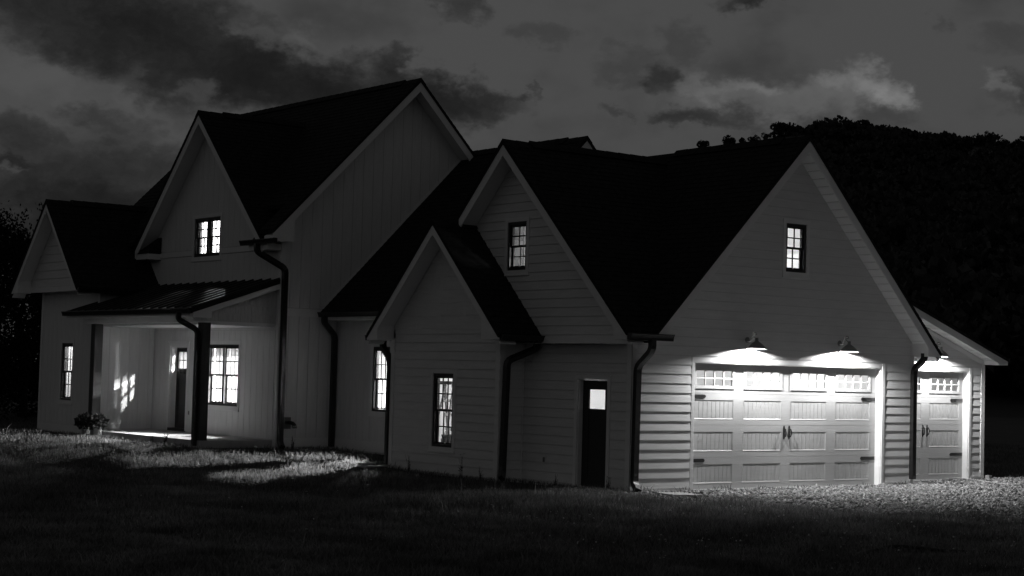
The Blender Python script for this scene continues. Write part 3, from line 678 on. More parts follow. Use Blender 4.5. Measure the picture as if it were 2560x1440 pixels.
# main block
slope((-.9, 11.2, 5.94), (-.9, 17.83, 5.94), (2.4, 17.83, 9.24), (2.4, 11.2, 9.24)); slope((-1.56, 17.83, 5.28), (-1.56, 20.47, 5.28), (2.4, 20.47, 9.24), (2.4, 17.83, 9.24))
r = slope((-1.56, 10.53, 5.28), (-1.56, 11.2, 5.28), (2.4, 11.2, 9.24), (2.4, 10.53, 9.24)); ridge_caps(r, (2.4, 10.53, 9.24), (2.4, 20.4, 9.24), (1, 0, 0))
rake(r, fMB, (2.4, 9.24), (-1.56, 5.28), .45, .02, zmin=5.02); eave_return(r, fMB, [(-1.55, 5.02), (-1.0, 5.02), (-1.0, 5.55), (-1.55, 5.14)], .02, .449)
r2 = slope((6.4, 20.47, 5.24), (6.4, 10.53, 5.24), (2.4, 10.53, 9.24), (2.4, 20.47, 9.24)); rake(r2, fMB, (2.4, 9.24), (4.12, 7.52), .45, .02); rake(r2, fMB, (4.12, 7.52), (6.4, 5.24), .45, .02)
# porch side gable
r = slope((-1.42, 11.2, 5.10), (-1.5, 11.2, 5.10), (-1.5, 14.55, 8.42), (1.62, 14.55, 8.42)); ridge_caps(r, (-1.5, 14.55, 8.42), (1.6, 14.55, 8.42), (0, 1, 0))
rake(r, fMA, (14.55, 8.42), (11.2, 5.10), .42, .02)
r2 = slope((-1.5, 17.82, 5.16), (-1.42, 17.82, 5.16), (1.62, 14.55, 8.42), (-1.5, 14.55, 8.42)); rake(r2, fMA, (14.55, 8.42), (17.82, 5.16), .42, .02)
for (ro, y0, y1) in ((r, 11.0, 11.85), (r2, 17.12, 17.8)):
    eave_return(ro, fMA, [(y0, 4.84), (y1, 4.84), (y1, 5.0), (y0, 5.0)], .02, .40)
    mb = MB(); mb.add([(-1.48, y0, 5.0), (-1.48, y1, 5.0), (-1.06, y1, 5.43), (-1.06, y0, 5.43), (-1.48, y0, 4.985), (-1.48, y1, 4.985), (-1.06, y1, 4.985), (-1.06, y0, 4.985)], [(0,1,2,3),(4,7,6,5),(0,4,5,1),(1,5,6,2),(3,2,6,7),(0,3,7,4)])
    obj('return_roof', mb, 'shingle', ro)
# wing
r = slope((.2, 17.03, 4.02), (-3.42, 17.03, 4.02), (-3.42, 19.15, 6.34), (.2, 19.15, 6.34)); ridge_caps(r, (-3.42, 19.15, 6.34), (0, 19.15, 6.34), (0, .9, 0))
rake(r, fWG, (19.15, 6.34), (17.03, 4.02), .40, .02, h=.2, zmin=3.94); eave_return(r, fWG, [(17.04, 3.94), (17.45, 3.94), (17.45, 4.3), (17.04, 3.97)], .02, .399)
r = slope((-3.42, 21.27, 4.02), (.2, 21.27, 4.02), (.2, 19.15, 6.34), (-3.42, 19.15, 6.34)); rake(r, fWG, (19.15, 6.34), (21.27, 4.02), .40, .02, h=.2, zmin=3.94); eave_return(r, fWG, [(20.85, 3.94), (21.26, 3.94), (21.26, 3.97), (20.85, 4.3)], .02, .399)
obj('soffit_board', MB().box(-2.98, 17.31, 3.955, -1.0, 17.4, 3.975), 'soffit', r)
# lean-to
r = slope((12.0, 6.6, 2.785), (12.0, .43, 2.785), (6.7, .43, 4.55), (6.7, 6.6, 4.55))
rake(r, fLB, (7.0, 4.45), (12.0, 2.785), .45, .02, h=.17, strips=True, drop=.07, zmin=2.62); eave_return(r, fLB, [(11.68, 2.62), (11.99, 2.62), (11.99, 2.63), (11.68, 2.76)], .02, .449)
obj('frieze_board', fLB.prism(MB(), [(8.08, 3.80), (11.68, 2.60), (11.68, 2.70), (8.08, 3.90)], .012, .03), 'trim', r)

# ---- porch
porch = obj('porch_slab', MB().box(-2.95, 11.16, .27, -1.061, 17.35, .44), 'concrete', house)
obj('porch_footing', MB().box(-2.86, 11.24, -.1, -1.07, 17.3, .268), 'foundation', house)
def post(x0, x1, y0, y1, z0, z1):
    mb = MB(); c = .012
    mb.prism([(x0+c, y0, z0), (x1-c, y0, z0), (x1, y0+c, z0), (x1, y1-c, z0), (x1-c, y1, z0), (x0+c, y1, z0), (x0, y1-c, z0), (x0, y0+c, z0)], (0, 0, z1-z0))
    return obj('porch_post', mb, 'dark_wood', house)
post(-2.95, -2.73, 11.18, 11.40, .441, 3.10); post(-2.95, -2.72, 16.86, 17.09, .441, 3.10)
beam = obj('porch_beam', MB().box(-2.98, 11.19, 3.11, -2.74, 17.4, 3.36), 'trim', house)
pw = obj('porch_gable_wall', MB().prism([(-2.98, 11.17, 3.112), (-1.07, 11.17, 3.112), (-1.07, 11.17, 4.04), (-2.98, 11.17, 3.40)], (0, .02, 0)), 'sheathing', house)
z = 3.14
row = 0
def pzt(x): return 3.40+(x+2.98)*.335
while z < 3.98:
    x = -2.97+(.05 if row % 2 else 0)
    if row % 2: x = -2.97
    first = True
    while x < -1.10:
        wd = random.uniform(.09, .19); x1 = min(x+wd, -1.10); top = min(z+.2, pzt(x)-.02); top1 = min(z+.2, pzt(x1)-.02)
        if min(top, top1) > z+.03 and x1-x > .02:
            j = random.uniform(-.008, .004); d = random.uniform(.014, .022); mb = MB()
            mb.add([fPS.P(x+.002, -.018, z+j), fPS.P(x1-.002, -.018, z+j), fPS.P(x1-.002, -.018, top1), fPS.P(x+.002, -.018, top), fPS.P(x+.002, d-.018, z+j), fPS.P(x1-.002, d-.018, z+j), fPS.P(x1-.002, -.012, top1), fPS.P(x+.002, -.012, top)],
                   [(0,3,2,1),(4,5,6,7),(0,1,5,4),(1,2,6,5),(2,3,7,6),(3,0,4,7)])
            obj('shake', mb, 'shake', pw)
        x = x1
    z += .19; row += 1
obj('trim_board', MB().box(-3.0, 11.13, 3.10, -1.08, 11.168, 3.138), 'trim', pw)
obj('porch_ceiling', MB().box(-2.73, 11.2, 3.06, -1.08, 17.33, 3.10), 'trim', house)
pr_ = obj('porch_roof', MB().prism([(-3.3, 11.0, 3.40), (-1.075, 11.0, 4.16), (-1.075, 17.9, 4.16), (-3.3, 17.9, 3.40)], (0, 0, -.03)), 'roof_metal', house)
NP = 17; yp = np.linspace(11.0, 17.9, NP+1)
nvp = Vector((-.323, 0, .946))
for k in range(NP):
    y0, y1 = yp[k], yp[k+1]; mb = MB(); a0, a1 = Vector((-3.32, 0, 3.395)), Vector((-1.08, 0, 4.16))
    mb.prism([a0+Vector((0, y0+.004, 0))+nvp*.004, a0+Vector((0, y1-.004, 0))+nvp*.004, a1+Vector((0, y1-.004, 0))+nvp*.004, a1+Vector((0, y0+.004, 0))+nvp*.004], nvp*.012)
    mb.prism([a0+Vector((0, y0-.003, 0))+nvp*.005, a0+Vector((0, y0+.018, 0))+nvp*.005, a1+Vector((0, y0+.018, 0))+nvp*.005, a1+Vector((0, y0-.003, 0))+nvp*.005], nvp*.05)
    obj('roof_panel', mb, 'roof_metal', pr_)
obj('rake_trim', fPS.prism(MB(), [(-3.3, 3.31), (-1.06, 4.075), (-1.06, 4.19), (-3.3, 3.425)], .15, .165), 'black_metal', pr_)
obj('fascia_board', fPS.prism(MB(), [(-3.28, 3.19), (-1.06, 3.945), (-1.06, 4.07), (-3.28, 3.305)], .10, .148), 'trim', pr_)
obj('fascia_board', MB().box(-3.27, 11.2, 3.24, -3.25, 17.85, 3.35), 'trim', pr_); obj('soffit_board', MB().box(-3.25, 11.05, 3.30, -2.985, 17.85, 3.315), 'soffit', pr_)
obj('return_board', MB().box(-3.27, 11.03, 3.20, -2.8, 11.13, 3.34), 'trim', pr_)

# ---- gutters and downspouts
gutter([(-.45, -.365, 2.925), (.62, -.365, 2.925)], (0, -1, 0), h=.125, w_=.125); downspout([(.12, -.42, 2.82), (.12, -.42, 2.62), (.09, -.07, 2.32), (.07, -.07, .16), (-.05, -.30, .05)])
gutter([(8.385, -.44, 2.81), (8.385, 6.8, 2.81)], (1, 0, 0)); downspout([(8.06, -.3, 2.79), (8.06, -.3, 2.66), (8.01, -.07, 2.45), (8.01, -.07, .12)])
gutter([(-1.04, 2.66, 2.885), (.45, 2.66, 2.885)], (0, -1, 0)); downspout([(-.13, 2.62, 2.79), (-.13, 2.66, 2.63), (-.50, 3.1, 2.38), (-.55, 3.10, .2), (-.72, 2.9, .08)])
gutter([(-1.06, 7.285, 2.875), (.03, 7.285, 2.875)], (0, 1, 0)); downspout([(-.62, 7.33, 2.78), (-.62, 7.33, 2.62), (-.62, 7.03, 2.36), (-.62, 7.03, .12)])
gutter([(.045, 7.3, 3.45), (.045, 11.02, 3.45)], (-1, 0, 0)); downspout([(-.02, 10.72, 3.36), (-.02, 10.72, 3.2), (.40, 10.92, 2.92), (.40, 10.92, .30)])
gutter([(-1.48, 10.5, 5.08), (-1.48, 12.1, 5.08)], (-1, 0, 0))
downspout([(-1.55, 11.3, 4.98), (-1.55, 11.3, 4.80), (-1.0, 10.92, 4.42), (-.99, 10.92, .40), (-1.03, 10.75, .30)])
gutter([(-3.40, 17.03, 4.0), (-1.5, 17.03, 4.0)], (0, -1, 0))
gutter([(-3.285, 11.02, 3.41), (-3.285, 17.95, 3.41)], (-1, 0, 0)); downspout([(-3.33, 11.62, 3.31), (-3.33, 11.62, 3.16), (-3.01, 11.28, 2.92), (-3.01, 11.28, .32)], .05, .04)
gutter([(11.98, .45, 2.78), (11.98, 6.5, 2.78)], (1, 0, 0)); downspout([(12.03, 1.15, 2.68), (12.03, 1.15, 2.55), (11.76, 1.0, 2.30), (11.76, 1.0, .1)], .045, .035)

# ---- carriage-style garage doors
def garage_door(fr, slab0, slab1, xs, label):
    D0 = -.14; T = .045
    gd = obj('garage_door', fr.box(MB(), slab0, slab1, .012, 2.43, D0-.06, D0-.075), 'frame_black', house, label=label) if False else None
    wid = 1.07; secs = [(.012, .615), (.621, 1.235), (1.241, 1.845), (1.851, 2.428)]
    gd = bpy.data.objects.new('garage_door', None); col.objects.link(gd); gd.parent = house; loc = Vector(fr.P((slab0+slab1)/2, D0, 0)); gd.matrix_parent_inverse = Matrix.Translation(-base_of(house)); gd.location = loc
    gd['label'] = label; BASE[gd.name] = loc
    def part(name, mb, m): return obj(name, mb, m, gd)
    rows = [(.12, .49), (.735, 1.11), (1.35, 1.72)]
    for si, (za, zb) in enumerate(secs):
        ph = (1.955, 2.33) if si == 3 else rows[si]
        mb = MB(); e = [slab0]+[v for x in xs for v in (x, x+wid)]+[slab1]
        fr.box(mb, slab0, slab1, za, ph[0], D0, D0-T); fr.box(mb, slab0, slab1, ph[1], zb, D0, D0-T)
        for k in range(0, len(e), 2): fr.box(mb, e[k], e[k+1], ph[0], ph[1], D0-.0, D0-T)
        part('door_section', mb, 'door_white')
        for x in xs:
            if si < 3:
                # sunk field of nine beads inside a sloped moulding
                a, b, c, d = x, x+wid, ph[0], ph[1]; m_ = .024
                mb = MB()
                for (p, q_, r_, s_) in (((a, c), (b, c), (b-m_, c+m_), (a+m_, c+m_)), ((b, c), (b, d), (b-m_, d-m_), (b-m_, c+m_)), ((b, d), (a, d), (a+m_, d-m_), (b-m_, d-m_)), ((a, d), (a, c), (a+m_, c+m_), (a+m_, d-m_))):
                    mb.quad(fr.P(p[0], D0+.004, p[1]), fr.P(q_[0], D0+.004, q_[1]), fr.P(r_[0], D0-.007, r_[1]), fr.P(s_[0], D0-.007, s_[1]))
                part('panel_moulding', mb, 'door_white')
                n = 9; st_ = (wid-2*m_)/n
                for k in range(n):
                    part('plank', fr.box(MB(), a+m_+st_*k+.005, a+m_+st_*(k+1)-.005, c+m_, d-m_, D0-.005, D0-.03), 'door_white')
            else:
                a, b, c, d = x, x+wid, ph[0], ph[1]
                part('window_frame', arr_frame(fr, a-.015, b+.015, c-.015, d+.015, .06, D0+.016, D0-.03), 'door_white')
                ia, ib, ic, id_ = a+.045, b-.045, c+.045, d-.045; cw, ch = (ib-ia)/4, (id_-ic)/2; mb = MB(); hm = .012
                for k in (1, 2, 3): fr.box(mb, ia+cw*k-hm, ia+cw*k+hm, ic, id_, D0+.012, D0-.02)
                for k in range(4): fr.box(mb, ia+cw*k+(hm if k else 0), ia+cw*(k+1)-(hm if k < 3 else 0), ic+ch-hm, ic+ch+hm, D0+.011, D0-.02)
                part('muntin_grid', mb, 'door_white')
                for k in range(4):
                    for j in range(2): part('pane', fr.box(MB(), ia+cw*k, ia+cw*(k+1), ic+ch*j, ic+ch*(j+1), D0-.008, D0-.012), 'glass')
        if si: part('section_joint', fr.box(MB(), slab0, slab1, za-.006, za, D0-.012, D0-T), 'door_white')
    for z in (1.79, .56):
        for (a, b, s) in ((slab0+.02, slab0+.42, 1), (slab1-.02, slab1-.46, -1)):
            mb = MB(); h = .035
            fr.prism(mb, [(a, z-h), (b-.03*s, z-h), (b, z-h*.4), (b, z+h*.4), (b-.03*s, z+h), (a, z+h)], D0+.001, D0+.012)
            for t_ in (.12, .3): mb.tube([fr.P(a+t_*s, D0+.012, z), fr.P(a+t_*s, D0+.018, z)], .009, 6)
            part('strap_hinge', mb, 'iron')
    mid = (slab0+slab1)/2
    for s in (-1, 1):
        u = mid+s*.075; mb = MB()
        fr.prism(mb, [(u-.022, .98), (u, .955), (u+.022, .98), (u+.026, 1.09), (u+.022, 1.21), (u, 1.235), (u-.022, 1.21), (u-.026, 1.09)], D0+.001, D0+.01)
        mb.tube([fr.P(u, D0+.01, 1.0), fr.P(u, D0+.05, 1.02), fr.P(u+.01*s, D0+.065, 1.09), fr.P(u, D0+.05, 1.16), fr.P(u, D0+.01, 1.18)], .013, 8)
        part('handle', mb, 'iron')
    part('weather_strip', fr.box(MB(), slab0, slab1, -.004, .011, D0+.002, D0-.04), 'trim')
    return gd
garage_door(fGB, 1.632, 7.028, [1.745, 3.095, 4.43, 5.775], 'wide white garage door with four window groups')
garage_door(fLB, 8.442, 11.14, [8.575, 9.935], 'narrow white garage door with two window groups')
obj('garage_slab', MB().box(1.5, -.10, -.12, 7.2, .3, -.006), 'concrete', house); obj('garage_slab', MB().box(8.3, .72, -.12, 11.3, 1.2, -.006), 'concrete', house)

# ---- rooms behind the lit windows
room(-2.45, -.3, 17.55, 20.8, .52, 3.2, 'x'); can((-1.3, 19.2, 3.12), ROOM*.9)
lining([(-.85, 11.15, .52), (5, 11.15, .52), (5, 17.2, .52), (-.85, 17.2, .52)], [(.65, 7.12, .52), (5, 7.12, .52), (5, 11.15, .52), (.65, 11.15, .52)], m='floor_wood')
lining([(-.85, 11.15, 3.42), (5, 11.15, 3.42), (5, 17.2, 3.42), (-.85, 17.2, 3.42)],
       [(.65, 7.12, 3.42), (5, 7.12, 3.42), (5, 11.15, 3.42), (.65, 11.15, 3.42)],
       [(5, 7.12, .52), (5, 17.2, .52), (5, 17.2, 3.42), (5, 7.12, 3.42)], [(.65, 7.12, .52), (5, 7.12, .52), (5, 7.12, 3.42), (.65, 7.12, 3.42)], [(-.85, 17.2, .52), (5, 17.2, .52), (5, 17.2, 3.42), (-.85, 17.2, 3.42)])
for p, k in (((1.8, 12.0, 3.36), 7.0), ((2.5, 10.4, 3.36), 6.0), ((2.6, 9.0, 3.36), 3.6), ((1.1, 8.6, 3.37), .3), ((.24, 13.8, 3.36), 1.1), ((2.4, 14.8, 3.36), 2.0), ((3.6, 13.0, 3.36), 1.5)): can(p, ROOM*k)
point('pendant_light', (-.4, 12.0, 2.5), ROOM*.24, .03)
room(-.85, 2.0, 12.7, 16.4, 4.3, 5.98, 'x'); point('ceiling_light', (-.3, 15.6, 5.75), ROOM*.7, .06)
lining([(-.46, .16, .01), (7.92, .16, .01), (7.92, 6.79, .01), (-.46, 6.79, .01)], [(-.46, .16, 2.73), (7.92, .16, 2.73), (7.92, 6.79, 2.73), (-.46, 6.79, 2.73)],
       [(7.92, .16, 0), (7.92, 6.79, 0), (7.92, 6.79, 2.73), (7.92, .16, 2.73)], [(-.46, 6.79, 0), (7.92, 6.79, 0), (7.92, 6.79, 2.73), (-.46, 6.79, 2.73)], [(-.47, 3.33, 0), (.0, 3.33, 0), (.0, 3.33, 2.73), (-.47, 3.33, 2.73)], m='garage_lining')
for p in ((1.6, 4.8, 2.6), (4.3, 3.6, 2.6), (6.6, 3.2, 2.6)): point('ceiling_light', p, ROOM*.06, .12)
room(8.25, 11.5, 1.25, 6.3, .01, 2.62, 'y', 'garage_lining'); point('ceiling_light', (9.9, 4.0, 2.5), ROOM*.035, .12)
def tent(kind, c, half, a0, a1, zf, zr, endcap):
    P = (lambda u, v, z: (u, v, z)) if kind == 'y' else (lambda u, v, z: (v, u, z))
    kz = zr-half; lining([P(c-half, a0, zf), P(c+half, a0, zf), P(c+half, a1, zf), P(c-half, a1, zf)], [P(c-half, a0, kz), P(c, a0, zr), P(c, a1, zr), P(c-half, a1, kz)], [P(c+half, a0, kz), P(c, a0, zr), P(c, a1, zr), P(c+half, a1, kz)],
           [P(c-half, a0, zf), P(c-half, a1, zf), P(c-half, a1, kz), P(c-half, a0, kz)], [P(c+half, a0, zf), P(c+half, a1, zf), P(c+half, a1, kz), P(c+half, a0, kz)], [P(c-half, endcap, zf), P(c+half, endcap, zf), P(c+half, endcap, kz), P(c, endcap, zr), P(c-half, endcap, kz)], m='garage_lining')
tent('y', 4.22, 1.85, .16, 6.0, 2.86, 6.70, 6.0); point('ceiling_light', (4.6, 3.0, 5.9), ROOM*.14, .12)
tent('x', 3.49, 1.5, .16, 2.2, 2.86, 6.45, 2.2); point('ceiling_light', (.9, 2.7, 4.35), ROOM*.022, .1)
for (y, x) in ((3.05, 1.0), (3.45, .9), (3.75, 1.1), (4.3, .8)): obj('stud', MB().box(x, y, 2.9, x+.09, y+.04, 6.0), 'stud', house)
obj('brace', MB().prism([(1.3, 3.5, 4.2), (1.3, 3.6, 4.2), (1.3, 4.75, 5.5), (1.3, 4.75, 5.38)], (.05, 0, 0)), 'stud', house)
mb = MB(); mb.box(5.3, 2.2, 2.9, 5.9, 2.9, 4.55); obj('interior_cabinet', mb, 'lining', house)

# ------------------------------------------------------------------ barn lamps over the garage doors
def barn_lamp(x, y, z, label):
    t = thing('wall_lamp', (x, y, z), label, 'lamp', 'barn lamps over the garage doors')
    obj('wall_plate', MB().tube([(x, y-.018, z), (x, y-.03, z), (x, y-.045, z)], [.06, .06, .04], 20), 'lamp_metal', t, True)
    pth = [(x, y-.04, z)]+[(x, y-.04-.075*math.sin(a), z-.055+.055*math.cos(a)) for a in np.linspace(.3, 2.6, 5)]
    pth = [(x, y-.04, z-.005), (x, y-.085, z-.022), (x, y-.125, z-.012), (x, y-.145, z+.03), (x, y-.155, z+.085)]
    pth += [(x, y-.215-.06*math.cos(a), z+.085+.06*math.sin(a)) for a in np.linspace(.45, math.pi, 8)]
    pth += [(x, y-.275, z+.02)]
    obj('arm', MB().tube(pth, .0125, 10), 'lamp_metal', t, True)
    o = (x, y-.275, z-.165)
    obj('shade', MB().lathe([(.0, .21), (.032, .21), (.034, .15), (.045, .135), (.075, .118), (.125, .075), (.165, .03), (.19, .0), (.193, -.006)], o, 36), 'lamp_metal', t, True)
    obj('shade_lining', MB().lathe([(.19, -.005), (.186, .0), (.161, .026), (.121, .069), (.07, .11), (.0, .115)], o, 36), 'enamel', t, True)
    b = MB(); b.lathe([(.0, -.046), (.009, -.044), (.014, -.036), (.0155, -.02), (.0155, .03), (.013, .042), (.011, .05)], (o[0], o[1], o[2]+.066), 14); obj('bulb', b, 'bulb', t, True)
barn_lamp(3.0, 0, 2.905, 'black gooseneck barn lamp at the left over the wide garage door')
barn_lamp(5.69, 0, 2.925, 'black gooseneck barn lamp at the right over the wide garage door')
barn_lamp(9.79, .9, 2.93, 'black gooseneck barn lamp over the narrow garage door half behind the eave')

# ------------------------------------------------------------------ things inside the windows
t = thing('step_ladder', (.25, 6.1, .02), 'step ladder standing open behind the low window of the small gable', 'ladder')
def lad(u, z, d=0): return (.22+d, 6.05+u, z)
for s in (-1, 1):
    obj('front_rail', MB().prism([lad(s*.27-.035, .02, .32), lad(s*.27+.035, .02, .32), lad(s*.15+.035, 1.86), lad(s*.15-.035, 1.86)], (.03, 0, 0)), 'ladder_rail', t)
    obj('rear_rail', MB().prism([lad(s*.30-.02, .02, -.35), lad(s*.30+.02, .02, -.35), lad(s*.14+.02, 1.84, .02), lad(s*.14-.02, 1.84, .02)], (.03, 0, 0)), 'ladder_rail', t)
for k in range(5):
    z_ = .32+.30*k; wd = .27-.12*z_/1.86; dx = .32*(1-z_/1.86)
    obj('step', MB().box(.22+dx-.06, 6.05-wd, z_-.03, .22+dx-.002, 6.05+wd, z_+.03), 'ladder_step', t)
obj('top_cap', MB().box(.14, 5.84, 1.86, .34, 6.26, 1.93), 'rubber', t)
t = thing('bucket', (-.12, 5.52, .5), 'dark bucket with a wire handle standing behind the low window beside the ladder', 'bucket')
obj('body', MB().lathe([(.0, .0), (.12, .0), (.15, .30), (.156, .30), (.156, .32), (.14, .32), (.115, .02), (0, .02)], (-.12, 5.52, .50), 20), 'bucket', t, True)
obj('bail', MB().tube([(-.12-.02*0, 5.52+.155*math.cos(a), .80+.0-.12*math.sin(a)*-1) for a in np.linspace(0, math.pi, 10)], .006, 6), 'steel', t)
solid('carton', MB().box(-.4, 5.25, .02, .14, 6.2, .50), 'box_tan', 'tan carton under the bucket behind the low window', 'box')
solid('carton', MB().box(.02, 5.75, .505, .14, 5.99, .72), 'bucket', 'small dark carton beside the bucket behind the low window', 'box')
t = thing('lantern', (4.4, .9, 5.0), 'dark lantern hanging behind the window in the front gable', 'lantern')
obj('body', MB().box(4.48, .85, 5.02, 4.60, .97, 5.27), 'frame_black', t); obj('chain', MB().tube([(4.54, .91, 5.27), (4.54, .91, 6.35)], .006, 6), 'frame_black', t)

# ------------------------------------------------------------------ small things on and round the house
t = thing('vent_hood', (-.83, 11.0, .85), 'square grey wall fixture with a dark elbow pipe low on the corner wall', 'vent')
obj('plate', MB().box(-.96, 10.972, .72, -.70, 10.984, .98), 'fixture_grey', t)
obj('plate_rim', arr_frame(fMB, -.965, -.695, .715, .985, .014, .017, .04), 'fixture_grey', t)
obj('elbow', MB().tube([(-.80, 10.97, .86), (-.78, 10.86, .865), (-.75, 10.78, .85), (-.72, 10.74, .80), (-.72, 10.74, .75)], .045, 14), 'iron', t, True)
obj('collar', MB().tube([(-.72, 10.74, .80), (-.72, 10.74, .735)], .056, 14), 'steel', t, True)
for (fr, u, z_, lab) in ((fMA, 15.24, .94, 'white outdoor outlet cover on the porch wall right of the front door'), (fGA, 2.45, .47, 'white outdoor outlet cover on lap siding left of the side door')):
    loc = fr.P(u, .015, z_); t = thing('outlet_cover', loc, lab, 'outlet')
    obj('plate', fr.box(MB(), u-.045, u+.045, z_-.07, z_+.07, .018, .034), 'plastic_white', t); obj('lid', fr.box(MB(), u-.022, u+.022, z_-.045, z_+.045, .0345, .05), 'fixture_grey', t)
def slab(pts, h, label):
    z0 = float(gz(sum(p[0] for p in pts)/4, sum(p[1] for p in pts)/4))
    mb = MB(); mb.prism([(x, y, z0+.012) for x, y in pts], (0, 0, h)); solid('paving_slab', mb, 'concrete', label, 'paver')
slab([(-2.05, -1.25), (-1.62, -1.05), (-1.38, -1.55), (-1.82, -1.75)], .045, 'pale square paving slab at the grass edge nearest the corner downspout')
slab([(-.05, -.75), (.42, -.98), (.30, -1.62), (-.2, -1.4)], .05, 'paving slab lying on gravel below the left end of the wide garage door')
slab([(-1.2, .30), (-.55, .30), (-.55, 1.0), (-1.2, 1.0)], .04, 'unlit paving slab in front of the dark side door')
slab([(-1.75, -.55), (-1.2, -.35), (-1.05, -.85), (-1.6, -1.0)], .035, 'shaded paving slab between the side door and the pale slab')
for k, (p, q_, lab) in enumerate((((-1.95, 6.0), (-1.05, 6.35), 'nearer of the two short boards lying in grass by the small gable'), ((-1.75, 6.35), (-1.15, 6.75), 'farther of the two short boards lying in grass by the small gable'))):
    a, b = Vector((*p, .13+.03*k)), Vector((*q_, .12+.04*k)); d = (b-a).normalized(); s_ = Vector((-d.y, d.x, 0))*.05
    solid('lumber_board', MB().prism([a-s_, a+s_, b+s_, b-s_], (0, 0, .035)), 'wood_pale', lab, 'board')
def ground_path(pts, n=10, h=.02):
    P = [Vector((x, y, 0)) for x, y in pts]; o = []
    for i in range(len(P)-1):
        p0, p1, p2, p3 = P[max(i-1, 0)], P[i], P[i+1], P[min(i+2, len(P)-1)]
        for k in range(n):
            t_ = k/n; q_ = .5*((2*p1)+(p2-p0)*t_+(2*p0-5*p1+4*p2-p3)*t_*t_+(3*p1-p0-3*p2+p3)*t_**3); o.append((q_.x, q_.y, float(gz(q_.x, q_.y))+h))
    return o
solid('power_cord', MB().tube(ground_path([(9.9, .62), (10.7, .8), (10.5, .2), (10.25, -.35), (10.0, -.95), (10.4, -1.35), (11.5, -1.7), (14, -2)], h=.035), .016, 6), 'cord', 'pale cord lying on gravel by the narrow garage door', 'cord', smooth=True)
solid('garden_hose', MB().tube(ground_path([(-5.9, -10.4), (-5.3, -10.1), (-4.6, -9.95), (-4.3, -10.5), (-4.1, -11.0), (-3.9, -11.7), (-3.4, -12.6)], h=.03), .02, 8), 'rubber', 'dark hose lying in the unlit grass at the lower right', 'hose', smooth=True)
solid('splash_block', MB().box(11.74, .74, .01, 11.84, .84, .09), 'concrete', 'small white block at the foot of the right corner', 'block')

# ------------------------------------------------------------------ plants in pots
def leaf_cloud(mb, c, r, n, size, rng, droop=0.0, flat=.6):
    for _ in range(n):
        while True:
            v = Vector((rng.uniform(-1, 1), rng.uniform(-1, 1), rng.uniform(-1, 1)))
            if .25 < v.length < 1: break
        p = Vector(c)+Vector((v.x*r[0], v.y*r[1], v.z*r[2])); d = (v+Vector((rng.uniform(-.6, .6), rng.uniform(-.6, .6), rng.uniform(-.3, .7)-droop))).normalized()
        s_ = d.cross(Vector((rng.uniform(-1, 1), rng.uniform(-1, 1), rng.uniform(-1, 1)))).normalized(); l = size*rng.uniform(.6, 1.3)
        mb.quad(p, p+d*l*.5+s_*l*flat*.5, p+d*l, p+d*l*.5-s_*l*flat*.5)
def potted(x, y, r, h, cr, label, mark):
    z0 = float(gz(x, y)); rng = random.Random(int(x*100)); t = thing('potted_plant', (x, y, z0), label, 'plant')
    p = obj('pot', MB().lathe([(0, 0), (r*.82, 0), (r, h-.03), (r*1.07, h-.03), (r*1.07, h), (r*.95, h), (r*.9, h-.03), (0, h-.04)], (x, y, z0+.005), 24), 'pot', t, True)
    dv = (CAM-Vector((x, y, 0))); a0 = math.atan2(dv.y, dv.x)+mark
    mb = MB()
    for k in range(14):
        a, b = 2*math.pi*k/14, 2*math.pi*(k+1)/14
        f = lambda a_, s_: (x+r*.995*math.cos(a0+.32*s_*math.cos(a_)), y+r*.995*math.sin(a0+.32*s_*math.cos(a_)), z0+h*.45+h*.26*s_*math.sin(a_))
        mb.quad(f(a, 1), f(b, 1), f(b, .5), f(a, .5))
    obj('ring_mark', mb, 'pot_mark', p)
    st_ = MB()
    for k in range(9):
        a = rng.uniform(0, 6.28); e_ = Vector((x+cr[0]*.8*math.cos(a), y+cr[1]*.8*math.sin(a), z0+h+cr[2]*rng.uniform(.7, 1.5)))
        st_.tube([(x, y, z0+h-.03), Vector((x, y, z0+h+.1)).lerp(e_, .4), e_], [.008, .006, .003], 5)
    obj('stem', st_, 'bark', t)
    mb = MB(); leaf_cloud(mb, (x, y, z0+h+cr[2]*.95), cr, 460, .10, rng, .1); obj('foliage', mb, 'leaf', t)
potted(-3.15, 16.72, .11, .24, (.25, .28, .15), 'spreading plant in a pot left of the porch post', .5)
potted(-3.12, 16.12, .115, .25, (.19, .21, .14), 'rounder plant in a pale pot right of the porch post', .45)
def weed(x, y, h, n, label):
    rng = random.Random(int(abs(x*91+y*37))); mb = MB(); z0 = float(gz(x, y))
    for k in range(n):
        a = rng.uniform(0, 6.28); l = h*rng.uniform(.35, 1.0); s_ = rng.uniform(.02, .3)*l
        p0 = Vector((x+rng.uniform(-.03, .03), y+rng.uniform(-.03, .03), z0)); p1 = p0+Vector((math.cos(a)*s_*.4, math.sin(a)*s_*.4, l*.6)); p2 = p0+Vector((math.cos(a)*s_, math.sin(a)*s_, l))
        mb.tube([p0, p1, p2], [.005, .004, .002], 4)
        for j in range(4):
            q_ = p0.lerp(p2, rng.uniform(.3, 1)); b = rng.uniform(0, 6.28); d = Vector((math.cos(b), math.sin(b), .5))*.06*h*1.6; e_ = Vector((-d.y, d.x, 0))*.25
            mb.quad(q_, q_+d*.5+e_, q_+d, q_+d*.5-e_)
    solid('weed', mb, 'leaf', label, 'weed')
weed(-.86, 4.05, .62, 5, 'tall thin weed standing against the small gable right of its window')
weed(-.80, 5.95, .40, 9, 'arching weed against the small gable left of its window')
weed(-.86, 3.4, .3, 10, 'low weed clump at the foot of the downspout beside the small gable')
weed(-.22, 1.85, .25, 8, 'low weed at the wall just left of the side door')
